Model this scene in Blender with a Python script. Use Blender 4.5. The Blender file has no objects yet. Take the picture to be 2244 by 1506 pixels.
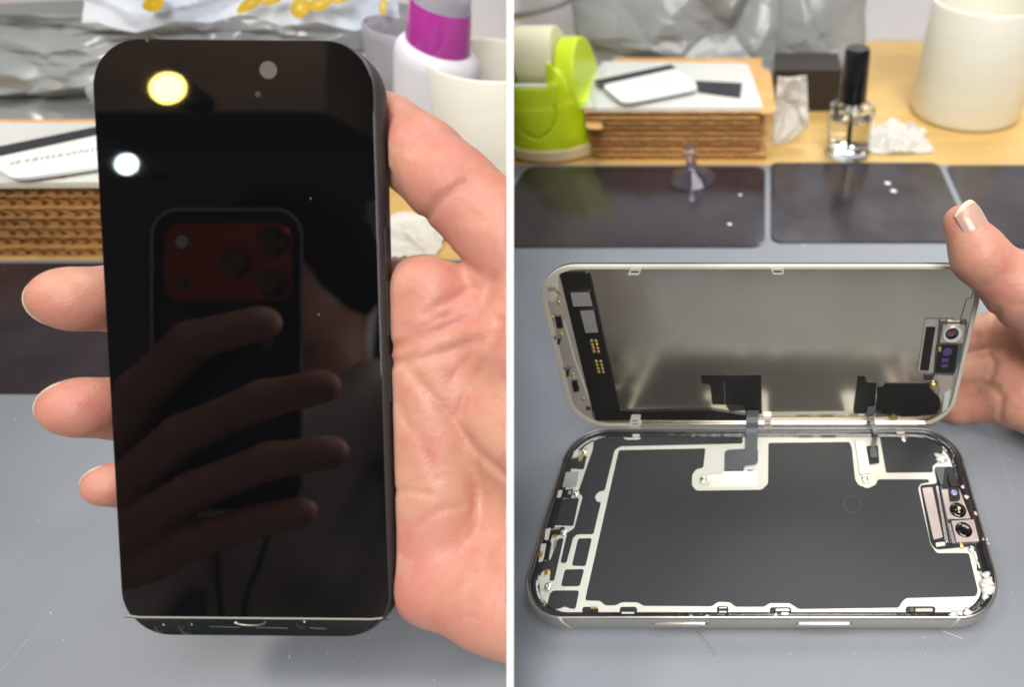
import bpy, bmesh, math, random
import numpy as np
from mathutils import Vector

random.seed(7); RNG = np.random.default_rng(7)
MM = 0.001                                   # everything below is written in millimetres
scene = bpy.context.scene
COL = scene.collection

# ------------------------------------------------------------------ camera, world, lamps, exposure
TH = math.radians(44.5); FPX = 1246.0; PX0, PY0 = 1685.0, 753.0
CAM = np.array([0.0, 0.0, 186.8])
AX = np.array([0.0, math.cos(TH), -math.sin(TH)])
UP = np.array([0.0, math.sin(TH), math.cos(TH)])
XH = np.array([1.0, 0.0, 0.0])
cam = bpy.data.cameras.new('camera'); cam_o = bpy.data.objects.new('camera', cam); COL.objects.link(cam_o)
cam_o.location = Vector(CAM * MM); cam_o.rotation_euler = (math.pi / 2 - TH, 0, 0)
cam.sensor_width = 36; cam.lens = 36 * FPX / 2244; cam.shift_x = -(PX0 - 1122) / 2244
cam.clip_start = 0.005; cam.clip_end = 50
cam.dof.use_dof = True; cam.dof.focus_distance = 0.178; cam.dof.aperture_fstop = 7.2
scene.camera = cam_o

world = bpy.data.worlds.new('World'); scene.world = world; world.use_nodes = True
wb = world.node_tree.nodes['Background']; wb.inputs[0].default_value = (0.80, 0.83, 0.90, 1); wb.inputs[1].default_value = 0.055

def area(name, loc, target, sx, sy, power, col):
    l = bpy.data.lights.new(name, 'AREA'); l.shape = 'RECTANGLE'; l.size = sx; l.size_y = sy; l.energy = power; l.color = col
    o = bpy.data.objects.new(name, l); COL.objects.link(o); o.location = loc
    o.rotation_euler = (Vector(target) - Vector(loc)).to_track_quat('-Z', 'Y').to_euler()
    return o
area('ceiling_panel_light', (0.20, 0.12, 1.25), (-0.03, 0.20, 0), 0.8, 0.6, 10.5, (1.0, 0.97, 0.93))
area('room_light', (0.32, 1.15, 1.05), (0.0, 0.15, 0.0), 0.8, 0.5, 12.0, (0.97, 0.98, 1.0))
area('front_fill_light', (0.20, -0.66, 0.95), (-0.03, 0.25, 0.03), 0.6, 0.5, 13.8, (1.0, 0.97, 0.94))  # frontal fill added to brighten faces turned to the camera

vs = scene.view_settings
vs.view_transform = 'Standard'; vs.look = 'None'; vs.gamma = 1; vs.exposure = 0.0; vs.use_curve_mapping = False
scene.cycles.max_bounces = 10; scene.cycles.caustics_reflective = False; scene.cycles.caustics_refractive = False
scene.cycles.use_denoising = True

# ------------------------------------------------------------------ geometry of the view
def ray(px, py): return AX + (px - PX0) / FPX * XH - (py - PY0) / FPX * UP
def at(px, py, d): return CAM + ray(px, py) * d
def onz(px, py, z):
    r = ray(px, py); return CAM + r * ((z - CAM[2]) / r[2])
def onY(px, py, Y):
    r = ray(px, py); return CAM + r * (Y / r[1])
def onplane(px, py, p0, n):
    r = ray(px, py); return CAM + r * (np.dot(p0 - CAM, n) / np.dot(r, n))
def nz(v): v = np.asarray(v, float); return v / np.linalg.norm(v)

# ------------------------------------------------------------------ object helpers
ORG = {}
def root(name, loc, label, cat, group=None, kind=None):
    o = bpy.data.objects.new(name, None); COL.objects.link(o); o.location = Vector(np.asarray(loc, float) * MM)
    o.empty_display_size = 0.01
    ORG[o] = np.asarray(loc, float); o['label'] = label; o['category'] = cat
    if group: o['group'] = group
    if kind: o['kind'] = kind
    return o
def tag(o, label, cat=None, group=None, kind=None):
    o['label'] = label
    if cat: o['category'] = cat
    if group: o['group'] = group
    if kind: o['kind'] = kind
    return o
def mk(name, V, F, mat, parent=None, smooth=None, clip=None):
    V = np.asarray(V, float)
    if clip is not None: V, F = clip_mesh(V, F, clip)
    if parent is not None: org = ORG[parent]
    else: org = np.array([(V[:, 0].min() + V[:, 0].max()) / 2, (V[:, 1].min() + V[:, 1].max()) / 2, V[:, 2].min()])
    me = bpy.data.meshes.new(name)
    me.from_pydata(((V - org) * MM).tolist(), [], [list(map(int, f)) for f in F])
    bm = bmesh.new(); bm.from_mesh(me); bmesh.ops.recalc_face_normals(bm, faces=bm.faces); bm.to_mesh(me); bm.free()
    if smooth is not None:
        me.polygons.foreach_set('use_smooth', [True] * len(me.polygons))
        if smooth < 180: me.set_sharp_from_angle(angle=math.radians(smooth))
    me.materials.append(mat)
    o = bpy.data.objects.new(name, me); COL.objects.link(o)
    ORG[o] = org
    if parent is not None: o.parent = parent
    else: o.location = Vector(org * MM)
    return o
class MB:
    def __init__(s): s.V = []; s.F = []
    def add(s, V, F):
        n = len(s.V); s.V += [list(v) for v in V]; s.F += [[i + n for i in f] for f in F]; return s
    def prism(s, top, down):
        top = [np.asarray(p, float) for p in top]; n = len(top); down = np.asarray(down, float)
        V = top + [p + down for p in top]
        F = [list(range(n)), list(range(2 * n - 1, n - 1, -1))] + [[i, i + n, (i + 1) % n + n, (i + 1) % n] for i in range(n)]
        return s.add(V, F)
    def box(s, c, size, ex=(1, 0, 0), ey=(0, 1, 0), ez=(0, 0, 1)):
        c = np.asarray(c, float); ex, ey, ez = [np.asarray(e, float) for e in (ex, ey, ez)]
        a, b, d = [x / 2 for x in size]
        return s.prism([c + ex * i * a + ey * j * b + ez * d for i, j in ((-1, -1), (1, -1), (1, 1), (-1, 1))], -ez * 2 * d)
    def rings(s, rings, close=True, cap0=False, cap1=False):
        n = len(rings[0]); V = [p for r in rings for p in r]; F = []
        for k in range(len(rings) - 1):
            for i in range(n if close else n - 1):
                j = (i + 1) % n; F.append([k * n + i, k * n + j, (k + 1) * n + j, (k + 1) * n + i])
        if cap0: F.append(list(range(n))[::-1])
        if cap1: F.append([(len(rings) - 1) * n + i for i in range(n)])
        return s.add(V, F)
    def lathe(s, c, prof, n=40, ez=(0, 0, 1), ex=None, cap0=True, cap1=True):
        c = np.asarray(c, float); ez = nz(ez)
        if ex is None: ex = nz(np.cross(ez, [0.3, 0.9, 0.2]))
        ey = np.cross(ez, ex)
        R = [[c + ez * z + (ex * math.cos(t) + ey * math.sin(t)) * max(r, 1e-3) for t in np.linspace(0, 2 * math.pi, n, endpoint=False)] for r, z in prof]
        return s.rings(R, True, cap0, cap1)
    def tube(s, pts, r, n=10):
        pts = [np.asarray(p, float) for p in pts]; R = []; prev = None
        for i, p in enumerate(pts):
            t = nz(pts[min(i + 1, len(pts) - 1)] - pts[max(i - 1, 0)])
            if prev is None: prev = nz(np.cross(t, [0.21, 0.37, 0.9]))
            e1 = nz(prev - t * np.dot(prev, t)); prev = e1; e2 = np.cross(t, e1)
            rr = r[i] if hasattr(r, '__len__') else r
            R.append([p + (e1 * math.cos(a) + e2 * math.sin(a)) * rr for a in np.linspace(0, 2 * math.pi, n, endpoint=False)])
        return s.rings(R, True, True, True)
    def ribbon(s, pts, side, t=0.25, nrm=(0, 0, 1)):
        # flat ribbon along pts; side = half width vector(s)
        pts = [np.asarray(p, float) for p in pts]; R = []
        for i, p in enumerate(pts):
            w = np.asarray(side[i] if np.ndim(side) == 2 else side, float)
            tg = nz(pts[min(i + 1, len(pts) - 1)] - pts[max(i - 1, 0)]); nn = nz(np.cross(nz(w), tg)) * t / 2
            R.append([p - w - nn, p + w - nn, p + w + nn, p - w + nn])
        return s.rings(R, True, True, True)
    def build(s, name, mat, parent=None, smooth=None, clip=None): return mk(name, s.V, s.F, mat, parent, smooth, clip)

def spline(pts, k=6):
    pts = [np.asarray(p, float) for p in pts]; out = []
    for i in range(len(pts) - 1):
        p0, p1, p2, p3 = pts[max(i - 1, 0)], pts[i], pts[i + 1], pts[min(i + 2, len(pts) - 1)]
        for j in range(k):
            t = j / k
            out.append(0.5 * (2 * p1 + (p2 - p0) * t + (2 * p0 - 5 * p1 + 4 * p2 - p3) * t * t + (3 * p1 - p0 - 3 * p2 + p3) * t ** 3))
    return out + [pts[-1]]
def rrect(w, h, r, n=10, cx=0, cy=0):
    out = []
    for (sx, sy, a0) in ((1, 1, 0), (-1, 1, 90), (-1, -1, 180), (1, -1, 270)):
        for k in range(n + 1):
            a = math.radians(a0 + 90 * k / n)
            out.append((cx + sx * (w / 2 - r) + r * math.cos(a), cy + sy * (h / 2 - r) + r * math.sin(a)))
    return out
def rpoly(pts, r, n=4):
    pts = [np.asarray(p, float) for p in pts]; out = []; m = len(pts)
    for i in range(m):
        a, b, c = pts[i - 1], pts[i], pts[(i + 1) % m]
        ab, cb = a - b, c - b; la, lc = np.linalg.norm(ab), np.linalg.norm(cb)
        if la < 1e-6 or lc < 1e-6: continue
        cosang = np.dot(ab, cb) / la / lc
        d = min(r, la * 0.45, lc * 0.45)
        if cosang < -0.985 or d < 0.2: out.append(b); continue
        p, q = b + ab / la * d, b + cb / lc * d
        for k in range(n + 1):
            t = k / n; out.append((1 - t) ** 2 * p + 2 * t * (1 - t) * b + t * t * q)
    return out

# the white divider board stands in the plane through the lens and image column 1118
BW = nz(AX + (1118 - PX0) / FPX * XH)
BN = nz(np.cross(UP, BW));  BN = BN if BN[0] > 0 else -BN       # points to the right bay
BHALF = 0.88
def clip_mesh(V, F, side):
    me = bpy.data.meshes.new('tmp'); me.from_pydata(np.asarray(V).tolist(), [], [list(map(int, f)) for f in F])
    bm = bmesh.new(); bm.from_mesh(me); bpy.data.meshes.remove(me)
    off = BHALF * abs(BN[0]) + 0.02
    co = CAM + BN * off * (1 if side == 'R' else -1)
    r = bmesh.ops.bisect_plane(bm, geom=bm.verts[:] + bm.edges[:] + bm.faces[:], dist=1e-5, plane_co=Vector(co), plane_no=Vector(BN),
                               clear_inner=(side == 'R'), clear_outer=(side == 'L'))
    ed = [e for e in r['geom_cut'] if isinstance(e, bmesh.types.BMEdge)]
    if ed:
        try: bmesh.ops.holes_fill(bm, edges=ed, sides=0)
        except Exception: pass
    bm.verts.index_update()
    V2 = np.array([v.co[:] for v in bm.verts]); F2 = [[v.index for v in f.verts] for f in bm.faces]; bm.free()
    return V2, F2

# ------------------------------------------------------------------ signed-distance modelling (hands, soft bodies)
def smin(a, b, k):
    h = np.clip(0.5 + 0.5 * (b - a) / k, 0, 1); return b * (1 - h) + a * h - k * h * (1 - h)
def grid(lo, hi, h):
    lo, hi = np.asarray(lo, float), np.asarray(hi, float); n = np.ceil((hi - lo) / h).astype(int) + 1
    g = np.meshgrid(*[lo[i] + h * np.arange(n[i]) for i in range(3)], indexing='ij')
    return np.stack(g, -1).astype(np.float32), lo, h
def sd_cone(P, a, b, ra, rb):
    a = np.asarray(a, np.float32); b = np.asarray(b, np.float32); ab = b - a
    t = np.clip(((P - a) @ ab) / max(float(ab @ ab), 1e-6), 0, 1)
    q = P - a - t[..., None] * ab
    return np.sqrt((q * q).sum(-1)) - (ra + (rb - ra) * t)
def sd_chain(P, ch, k=3.0):
    D = None
    for (a, ra), (b, rb) in zip(ch[:-1], ch[1:]):
        d = sd_cone(P, a, b, ra, rb); D = d if D is None else smin(D, d, k)
    return D
def sd_ell(P, c, r, R=None):
    q = P - np.asarray(c, np.float32)
    if R is not None: q = q @ np.asarray(R, np.float32).T
    q = q / np.asarray(r, np.float32); k0 = np.sqrt((q * q).sum(-1)) + 1e-6
    return (k0 - 1) * float(min(r))
def sd_box(P, c, half, R, rad=0.5):
    q = np.abs((P - np.asarray(c, np.float32)) @ np.asarray(R, np.float32).T) - (np.asarray(half, np.float32) - rad)
    return np.sqrt((np.maximum(q, 0) ** 2).sum(-1)) + np.minimum(q.max(-1), 0) - rad
def project(P):
    q = P - CAM.astype(np.float32); d = q @ AX.astype(np.float32)
    return PX0 + FPX * q[..., 0] / d, PY0 - FPX * (q @ UP.astype(np.float32)) / d, d
def seg2d(x, y, pts):
    D = None
    for (ax_, ay_), (bx_, by_) in zip(pts[:-1], pts[1:]):
        ux, uy = bx_ - ax_, by_ - ay_
        t = np.clip(((x - ax_) * ux + (y - ay_) * uy) / (ux * ux + uy * uy), 0, 1)
        d = np.hypot(x - ax_ - t * ux, y - ay_ - t * uy); D = d if D is None else np.minimum(D, d)
    return D
def surface_nets(D, lo, h):
    for ax in range(3):
        for e in (0, -1):
            sl_ = [slice(None)] * 3; sl_[ax] = e; D[tuple(sl_)] = np.maximum(D[tuple(sl_)], .3)
    s = D < 0; nx, ny, nzz = D.shape
    acc = np.zeros((nx - 1, ny - 1, nzz - 1, 3), np.float32); cnt = np.zeros((nx - 1, ny - 1, nzz - 1), np.float32)
    corner = [(i, j, k) for i in (0, 1) for j in (0, 1) for k in (0, 1)]
    sl = lambda c: (slice(c[0], nx - 1 + c[0]), slice(c[1], ny - 1 + c[1]), slice(c[2], nzz - 1 + c[2]))
    for a in corner:
        for ax in range(3):
            if a[ax]: continue
            b = list(a); b[ax] = 1
            da, db = D[sl(a)], D[sl(b)]; m = (da < 0) != (db < 0)
            t = np.where(m, da / np.where(m, da - db, 1), 0)
            for c in range(3): acc[..., c] += np.where(m, a[c] + (t if c == ax else 0), 0)
            cnt += m
    act = cnt > 0; idx = -np.ones(act.shape, int); cells = np.argwhere(act); idx[act] = np.arange(len(cells))
    V = (cells + acc[act] / cnt[act][:, None]) * h + lo
    F = []
    for ax in range(3):
        o1, o2 = [(1, 2), (2, 0), (0, 1)][ax]
        A = np.swapaxes
        s0 = [slice(None)] * 3; s1 = [slice(None)] * 3; s0[ax] = slice(0, -1); s1[ax] = slice(1, None)
        m = s[tuple(s0)] != s[tuple(s1)]
        e = np.argwhere(m); ok = (e[:, o1] > 0) & (e[:, o2] > 0) & (e[:, o1] < act.shape[o1]) & (e[:, o2] < act.shape[o2]); e = e[ok]
        flip = s[tuple(s0)][tuple(e.T)]
        def g(d1, d2):
            q = e.copy(); q[:, o1] += d1; q[:, o2] += d2; return idx[tuple(q.T)]
        quad = np.stack([g(-1, -1), g(0, -1), g(0, 0), g(-1, 0)], 1)
        quad[~flip] = quad[~flip][:, ::-1]; F.append(quad)
    F = np.concatenate(F); F = F[(F >= 0).all(1)]
    return V, F

# ------------------------------------------------------------------ materials
def lin(r, g, b):
    f = lambda c: (c / 255 / 12.92) if c / 255 <= 0.04045 else ((c / 255 + 0.055) / 1.055) ** 2.4
    return (f(r), f(g), f(b))
MATS = {}
def mat(name, col, rough=0.5, metal=0.0, var=0.0, vscale=40.0, bump=0.0, bscale=200.0, spec=0.5, sss=0.0, sssr=(1, .35, .2), trans=0.0, alpha=1.0,
        coat=0.0, emit=None, estr=0.0, aniso=0.0, stretch=None, rvar=0.0, ior=1.5, sheen=0.0, col2=None, transl=0.0):
    if name in MATS: return MATS[name]
    m = bpy.data.materials.new(name); m.use_nodes = True; nt = m.node_tree; N = nt.nodes; L = nt.links
    b = N['Principled BSDF']; b.inputs['Base Color'].default_value = (*col, 1)
    b.inputs['Roughness'].default_value = rough; b.inputs['Metallic'].default_value = metal; b.inputs['IOR'].default_value = ior
    b.inputs['Specular IOR Level'].default_value = spec; b.inputs['Transmission Weight'].default_value = trans
    b.inputs['Alpha'].default_value = alpha; b.inputs['Coat Weight'].default_value = coat; b.inputs['Coat Roughness'].default_value = 0.05
    b.inputs['Anisotropic'].default_value = aniso
    if sss: b.inputs['Subsurface Weight'].default_value = sss; b.inputs['Subsurface Radius'].default_value = sssr; b.inputs['Subsurface Scale'].default_value = 0.0035
    if emit: b.inputs['Emission Color'].default_value = (*emit, 1); b.inputs['Emission Strength'].default_value = estr
    if var or bump or rvar:
        tc = N.new('ShaderNodeTexCoord'); mp = N.new('ShaderNodeMapping'); L.new(tc.outputs['Object'], mp.inputs[0])
        if stretch: mp.inputs['Scale'].default_value = stretch
        nz_ = N.new('ShaderNodeTexNoise'); nz_.inputs['Scale'].default_value = vscale; nz_.inputs['Detail'].default_value = 5; L.new(mp.outputs[0], nz_.inputs[0])
        if var:
            rp = N.new('ShaderNodeMapRange'); rp.inputs[1].default_value = 0.3; rp.inputs[2].default_value = 0.7; L.new(nz_.outputs[0], rp.inputs[0])
            mx = N.new('ShaderNodeMix'); mx.data_type = 'RGBA'; L.new(rp.outputs[0], mx.inputs[0])
            c2 = col2 or tuple(min(1, c * (1 + var)) for c in col)
            mx.inputs[6].default_value = (*[c * (1 - var) for c in col], 1) if not col2 else (*col, 1); mx.inputs[7].default_value = (*c2, 1)
            L.new(mx.outputs[2], b.inputs['Base Color'])
        if rvar:
            rr = N.new('ShaderNodeMapRange'); rr.inputs[3].default_value = max(0, rough - rvar); rr.inputs[4].default_value = rough + rvar
            L.new(nz_.outputs[0], rr.inputs[0]); L.new(rr.outputs[0], b.inputs['Roughness'])
        if bump:
            n2 = N.new('ShaderNodeTexNoise'); n2.inputs['Scale'].default_value = bscale; n2.inputs['Detail'].default_value = 4; L.new(mp.outputs[0], n2.inputs[0])
            bp = N.new('ShaderNodeBump'); bp.inputs['Strength'].default_value = bump; bp.inputs['Distance'].default_value = 0.0004
            L.new(n2.outputs[0], bp.inputs['Height']); L.new(bp.outputs[0], b.inputs['Normal'])
    if transl:
        tl = N.new('ShaderNodeBsdfTranslucent'); tl.inputs[0].default_value = (*col, 1); ms = N.new('ShaderNodeMixShader'); ms.inputs[0].default_value = transl
        out = N['Material Output']; L.new(b.outputs[0], ms.inputs[1]); L.new(tl.outputs[0], ms.inputs[2]); L.new(ms.outputs[0], out.inputs[0])
    MATS[name] = m; return m

M_mat = mat('grey_silicone', (0.210, 0.230, 0.256), 0.45, var=0.09, vscale=16, bump=0.22, bscale=1100, rvar=0.10)
# pale dust specks and faint wear scratches on the silicone mat
def add_specks(m, scale, thr, c):
    nt = m.node_tree; N = nt.nodes; L = nt.links; b = N['Principled BSDF']
    src = b.inputs['Base Color'].links[0].from_socket if b.inputs['Base Color'].links else None
    tc = N.new('ShaderNodeTexCoord'); v = N.new('ShaderNodeTexVoronoi'); v.inputs['Scale'].default_value = scale; L.new(tc.outputs['Object'], v.inputs[0])
    wn = N.new('ShaderNodeTexWhiteNoise'); L.new(v.outputs['Position'], wn.inputs[0])
    sz = N.new('ShaderNodeMath'); sz.operation = 'MULTIPLY'; L.new(wn.outputs[0], sz.inputs[0]); 
    pw = N.new('ShaderNodeMath'); pw.operation = 'POWER'; L.new(wn.outputs[0], pw.inputs[0]); pw.inputs[1].default_value = 5
    L.new(pw.outputs[0], sz.inputs[0]); sz.inputs[1].default_value = thr
    lt = N.new('ShaderNodeMath'); lt.operation = 'LESS_THAN'; L.new(v.outputs['Distance'], lt.inputs[0]); L.new(sz.outputs[0], lt.inputs[1])
    mx = N.new('ShaderNodeMix'); mx.data_type = 'RGBA'; L.new(lt.outputs[0], mx.inputs[0])
    if src: L.new(src, mx.inputs[6])
    else: mx.inputs[6].default_value = b.inputs['Base Color'].default_value
    mx.inputs[7].default_value = (*c, 1); L.new(mx.outputs[2], b.inputs['Base Color'])
add_specks(M_mat, 70, 0.075, (0.48, 0.49, 0.48)); add_specks(M_mat, 43, 0.05, (0.09, 0.09, 0.09))
def add_scuffs(m, c, sc=(260, 9, 1), rot=0.6, lo=0.69, hi=0.75, amt=0.28):
    nt = m.node_tree; N = nt.nodes; L = nt.links; b = N['Principled BSDF']; src = b.inputs['Base Color'].links[0].from_socket
    tc = N.new('ShaderNodeTexCoord'); mp = N.new('ShaderNodeMapping'); mp.inputs['Scale'].default_value = sc; mp.inputs['Rotation'].default_value = (0, 0, rot); L.new(tc.outputs['Object'], mp.inputs[0])
    n1 = N.new('ShaderNodeTexNoise'); n1.inputs['Scale'].default_value = 1.0; n1.inputs['Detail'].default_value = 3; n1.inputs['Distortion'].default_value = .6; L.new(mp.outputs[0], n1.inputs[0])
    r = N.new('ShaderNodeMapRange'); r.inputs[1].default_value = lo; r.inputs[2].default_value = hi; r.inputs[4].default_value = amt; L.new(n1.outputs[0], r.inputs[0])
    mx = N.new('ShaderNodeMix'); mx.data_type = 'RGBA'; L.new(r.outputs[0], mx.inputs[0]); L.new(src, mx.inputs[6]); mx.inputs[7].default_value = (*c, 1); L.new(mx.outputs[2], b.inputs['Base Color'])
add_scuffs(M_mat, (0.33, 0.34, 0.345)); add_scuffs(M_mat, (0.30, 0.31, 0.315), (11, 190, 1), -0.35)
M_wood = mat('yellow_wood', lin(214, 178, 108), 0.45, var=0.10, vscale=14, stretch=(1, 9, 1), bump=0.05, bscale=120, rvar=0.08)
M_wall = mat('white_wall', lin(208, 216, 236), 0.7, var=0.02, vscale=5, bump=0.05, bscale=300)
M_board = mat('white_board', (0.93, 0.93, 0.93), 0.6, transl=0.32)
M_plate = mat('dark_glossy_plate', (0.032, 0.025, 0.028), 0.17, var=0.25, vscale=30, rvar=0.14, spec=0.6)
add_specks(M_plate, 110, 0.07, (0.22, 0.22, 0.22))
M_kraft = mat('kraft_cardboard', lin(205, 158, 98), 0.8, var=0.14, vscale=60, bump=0.15, bscale=500)
M_kraftd = mat('kraft_flute', lin(190, 140, 82), 0.85, var=0.15, vscale=70)
M_cream = mat('cream_card', lin(236, 226, 200), 0.55, var=0.03, vscale=20)
M_white = mat('white_card', lin(228, 228, 225), 0.42, var=0.015, vscale=20)
M_black = mat('black_print', (0.012, 0.014, 0.018), 0.35)
M_ink = mat('grey_ink', (0.05, 0.05, 0.055), 0.6)
M_red = mat('red_ink', (0.6, 0.06, 0.04), 0.6)
M_bag = mat('grey_plastic_bag', (0.37, 0.39, 0.395), 0.24, var=0.10, vscale=12, spec=0.6, transl=0.15)
M_wrap = mat('pale_blue_wrapper', lin(205, 220, 240), 0.3, var=0.08, vscale=30, col2=lin(240, 244, 248), transl=0.2)
M_yel = mat('yellow_blob', (0.50, 0.33, 0.012), 0.3, var=0.15, vscale=120)
M_bottle = mat('frosted_white_plastic', lin(222, 222, 228), 0.35, sss=0.3, sssr=(1, 1, 1))
M_magenta = mat('magenta_liquid_cap', (0.48, 0.045, 0.36), 0.15, spec=0.6, coat=0.3, var=0.12, vscale=25)
M_clear = mat('frosted_clear', (0.75, 0.73, 0.80), 0.25, trans=0.6, ior=1.2, alpha=0.75)
M_cup = mat('cream_cup', lin(232, 231, 219), 0.4, sss=0.5, sssr=(1, .95, .8), var=0.03, vscale=14, bump=0.1, bscale=60, stretch=(.1, .1, 6))
M_tissue = mat('white_tissue', lin(240, 238, 230), 0.9, bump=0.4, bscale=300, transl=0.25)
M_lime = mat('lime_plastic', (0.56, 0.72, 0.008), 0.33, var=0.03, vscale=20)
M_tape = mat('cream_tape', lin(232, 228, 196), 0.4, var=0.03, vscale=40)
M_base = mat('cream_base', lin(225, 205, 165), 0.5)
M_darkbox = mat('dark_brown_box', (0.03, 0.022, 0.018), 0.5)
M_glass = mat('clear_glass', (0.97, 0.98, 0.97), 0.02, trans=1.0, ior=1.45)
M_liquid = mat('pale_liquid', (0.92, 0.90, 0.80), 0.02, trans=1.0, ior=1.33)
M_cap = mat('black_cap', (0.008, 0.008, 0.009), 0.28)
M_suction = mat('violet_clear_vinyl', (0.80, 0.76, 1.0), 0.05, trans=0.95, ior=1.42, spec=0.9)
M_cable = mat('grey_cable', (0.32, 0.33, 0.32), 0.5)
M_titan = mat('silver_frame', (0.66, 0.63, 0.58), 0.36, 1.0, var=0.04, vscale=30, rvar=0.05)
M_side = mat('silver_button', (0.72, 0.71, 0.66), 0.25, 1.0)
M_antenna = mat('antenna_plastic', lin(196, 188, 170), 0.5)
M_gasket = mat('black_adhesive', (0.014, 0.014, 0.017), 0.14, bump=0.45, bscale=350, spec=0.8, rvar=0.1)
M_mid = mat('pale_midframe', (0.66, 0.67, 0.60), 0.42, 0.35, var=0.04, vscale=50)
M_midraise = mat('pale_bracket', (0.74, 0.74, 0.70), 0.30, 0.5)
M_steelw = mat('bright_steel', (0.88, 0.87, 0.84), 0.22, 1.0, rvar=0.05, vscale=60)
M_panel = mat('dark_graphite_panel', (0.025, 0.028, 0.031), 0.44, var=0.10, vscale=25, bump=0.03, bscale=900, spec=0.42)
M_blk = mat('black_film', (0.008, 0.008, 0.007), 0.42, spec=0.4)
M_flex = mat('grey_flex', (0.075, 0.085, 0.095), 0.38, var=0.1, vscale=80)
M_trace = mat('flex_trace', (0.14, 0.155, 0.165), 0.4)
M_hole = mat('dark_slot', (0.006, 0.006, 0.006), 0.5)
M_lidsteel = mat('lid_steel', (0.53, 0.49, 0.41), 0.16, 1.0, rvar=0.06, vscale=30, stretch=(2.0, 1, .5), bump=0.34, bscale=26)
M_lidframe = mat('lid_border', lin(190, 185, 170), 0.5, 0.0, var=0.06, vscale=60)
M_lidstrip = mat('lid_circuit_strip', lin(168, 160, 150), 0.4, 0.3, var=0.08, vscale=50)
M_gold = mat('gold_pad', (0.85, 0.60, 0.22), 0.3, 1.0)
M_pink = mat('pink_steel', (0.60, 0.51, 0.48), 0.30, 0.6, var=0.05, vscale=60)
M_lens = mat('lens_black', (0.006, 0.006, 0.008), 0.06, coat=1.0)
M_lensv = mat('lens_violet', (0.055, 0.02, 0.14), 0.12, coat=0.6)
M_lensb = mat('lens_lilac', (0.30, 0.28, 0.55), 0.1, coat=1.0)
M_lensr = mat('lens_red', (0.10, 0.03, 0.025), 0.08, coat=1.0)
M_spot = mat('spot_green', (0.65, 0.72, 0.25), 0.3, coat=1.0)
M_bluegl = mat('lid_glass_edge', (0.05, 0.07, 0.10), 0.1)
M_scr = mat('black_screen_glass', (0.0025, 0.0025, 0.003), 0.02, spec=0.62)
add_specks(M_scr, 120, 0.05, (0.10, 0.10, 0.10))
M_band = mat('dark_polished_edge', (0.010, 0.013, 0.013), 0.14, spec=0.7)
M_pframe = mat('graphite_frame', (0.06, 0.06, 0.06), 0.45, 0.6)
M_line = mat('pale_edge_line', lin(150, 150, 138), 0.4)
M_grey = mat('plain_grey', (0.10, 0.095, 0.09), 0.3)
M_nail = mat('fingernail', (0.56, 0.315, 0.245), 0.30, var=0.08, vscale=120, coat=0.25, sss=0.3)
M_nailw = mat('nail_free_edge', lin(226, 198, 165), 0.35, sss=0.3)

def skin():
    m = mat('skin', (0.55, 0.28, 0.2), 0.44, sss=0.42, sssr=(1, 0.30, 0.15), spec=0.42)
    nt = m.node_tree; N = nt.nodes; L = nt.links; b = N['Principled BSDF']
    tc = N.new('ShaderNodeTexCoord')
    def noise(sc, det=5, dist=0):
        n = N.new('ShaderNodeTexNoise'); n.inputs['Scale'].default_value = sc; n.inputs['Detail'].default_value = det; n.inputs['Distortion'].default_value = dist; L.new(tc.outputs['Object'], n.inputs[0]); return n.outputs[0]
    def rng(src, lo, hi, a=0.0, c=1.0):
        r = N.new('ShaderNodeMapRange'); r.inputs[1].default_value = lo; r.inputs[2].default_value = hi; r.inputs[3].default_value = a; r.inputs[4].default_value = c; L.new(src, r.inputs[0]); return r.outputs[0]
    def mixc(f, a, c):
        x = N.new('ShaderNodeMix'); x.data_type = 'RGBA'; L.new(f, x.inputs[0])
        for k, v in ((6, a), (7, c)):
            if isinstance(v, tuple): x.inputs[k].default_value = (*v, 1)
            else: L.new(v, x.inputs[k])
        return x.outputs[2]
    c1 = mixc(rng(noise(26, 4, .4), .36, .64), (0.575, 0.315, 0.215), (0.53, 0.215, 0.165))
    c2 = mixc(rng(noise(120, 5, .8), .52, .72, 0, .55), c1, (0.50, 0.165, 0.125))
    c3 = mixc(rng(noise(75, 4, .5), .56, .70, 0, .45), c2, (0.62, 0.40, 0.28))
    L.new(c3, b.inputs['Base Color'])
    def vor(sc):
        mp = N.new('ShaderNodeMapping'); mp.inputs['Scale'].default_value = (1, 1, 1.6); mp.inputs['Rotation'].default_value = (.4, .3, .5); L.new(tc.outputs['Object'], mp.inputs[0])
        v = N.new('ShaderNodeTexVoronoi'); v.feature = 'DISTANCE_TO_EDGE'; v.inputs['Scale'].default_value = sc; L.new(mp.outputs[0], v.inputs[0]); return rng(v.outputs[0], 0, .16)
    ad = N.new('ShaderNodeMath'); ad.operation = 'ADD'; L.new(vor(700), ad.inputs[0]); L.new(vor(330), ad.inputs[1])
    a2 = N.new('ShaderNodeMath'); a2.operation = 'ADD'; L.new(ad.outputs[0], a2.inputs[0]); L.new(rng(noise(420, 6), 0, 1, 0, 2.0), a2.inputs[1])
    bp = N.new('ShaderNodeBump'); bp.inputs['Strength'].default_value = 0.3; bp.inputs['Distance'].default_value = 0.0001
    L.new(a2.outputs[0], bp.inputs['Height']); L.new(bp.outputs[0], b.inputs['Normal'])
    L.new(rng(noise(160), .3, .7, .36, .54), b.inputs['Roughness'])
    return m
M_skin = skin()

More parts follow.
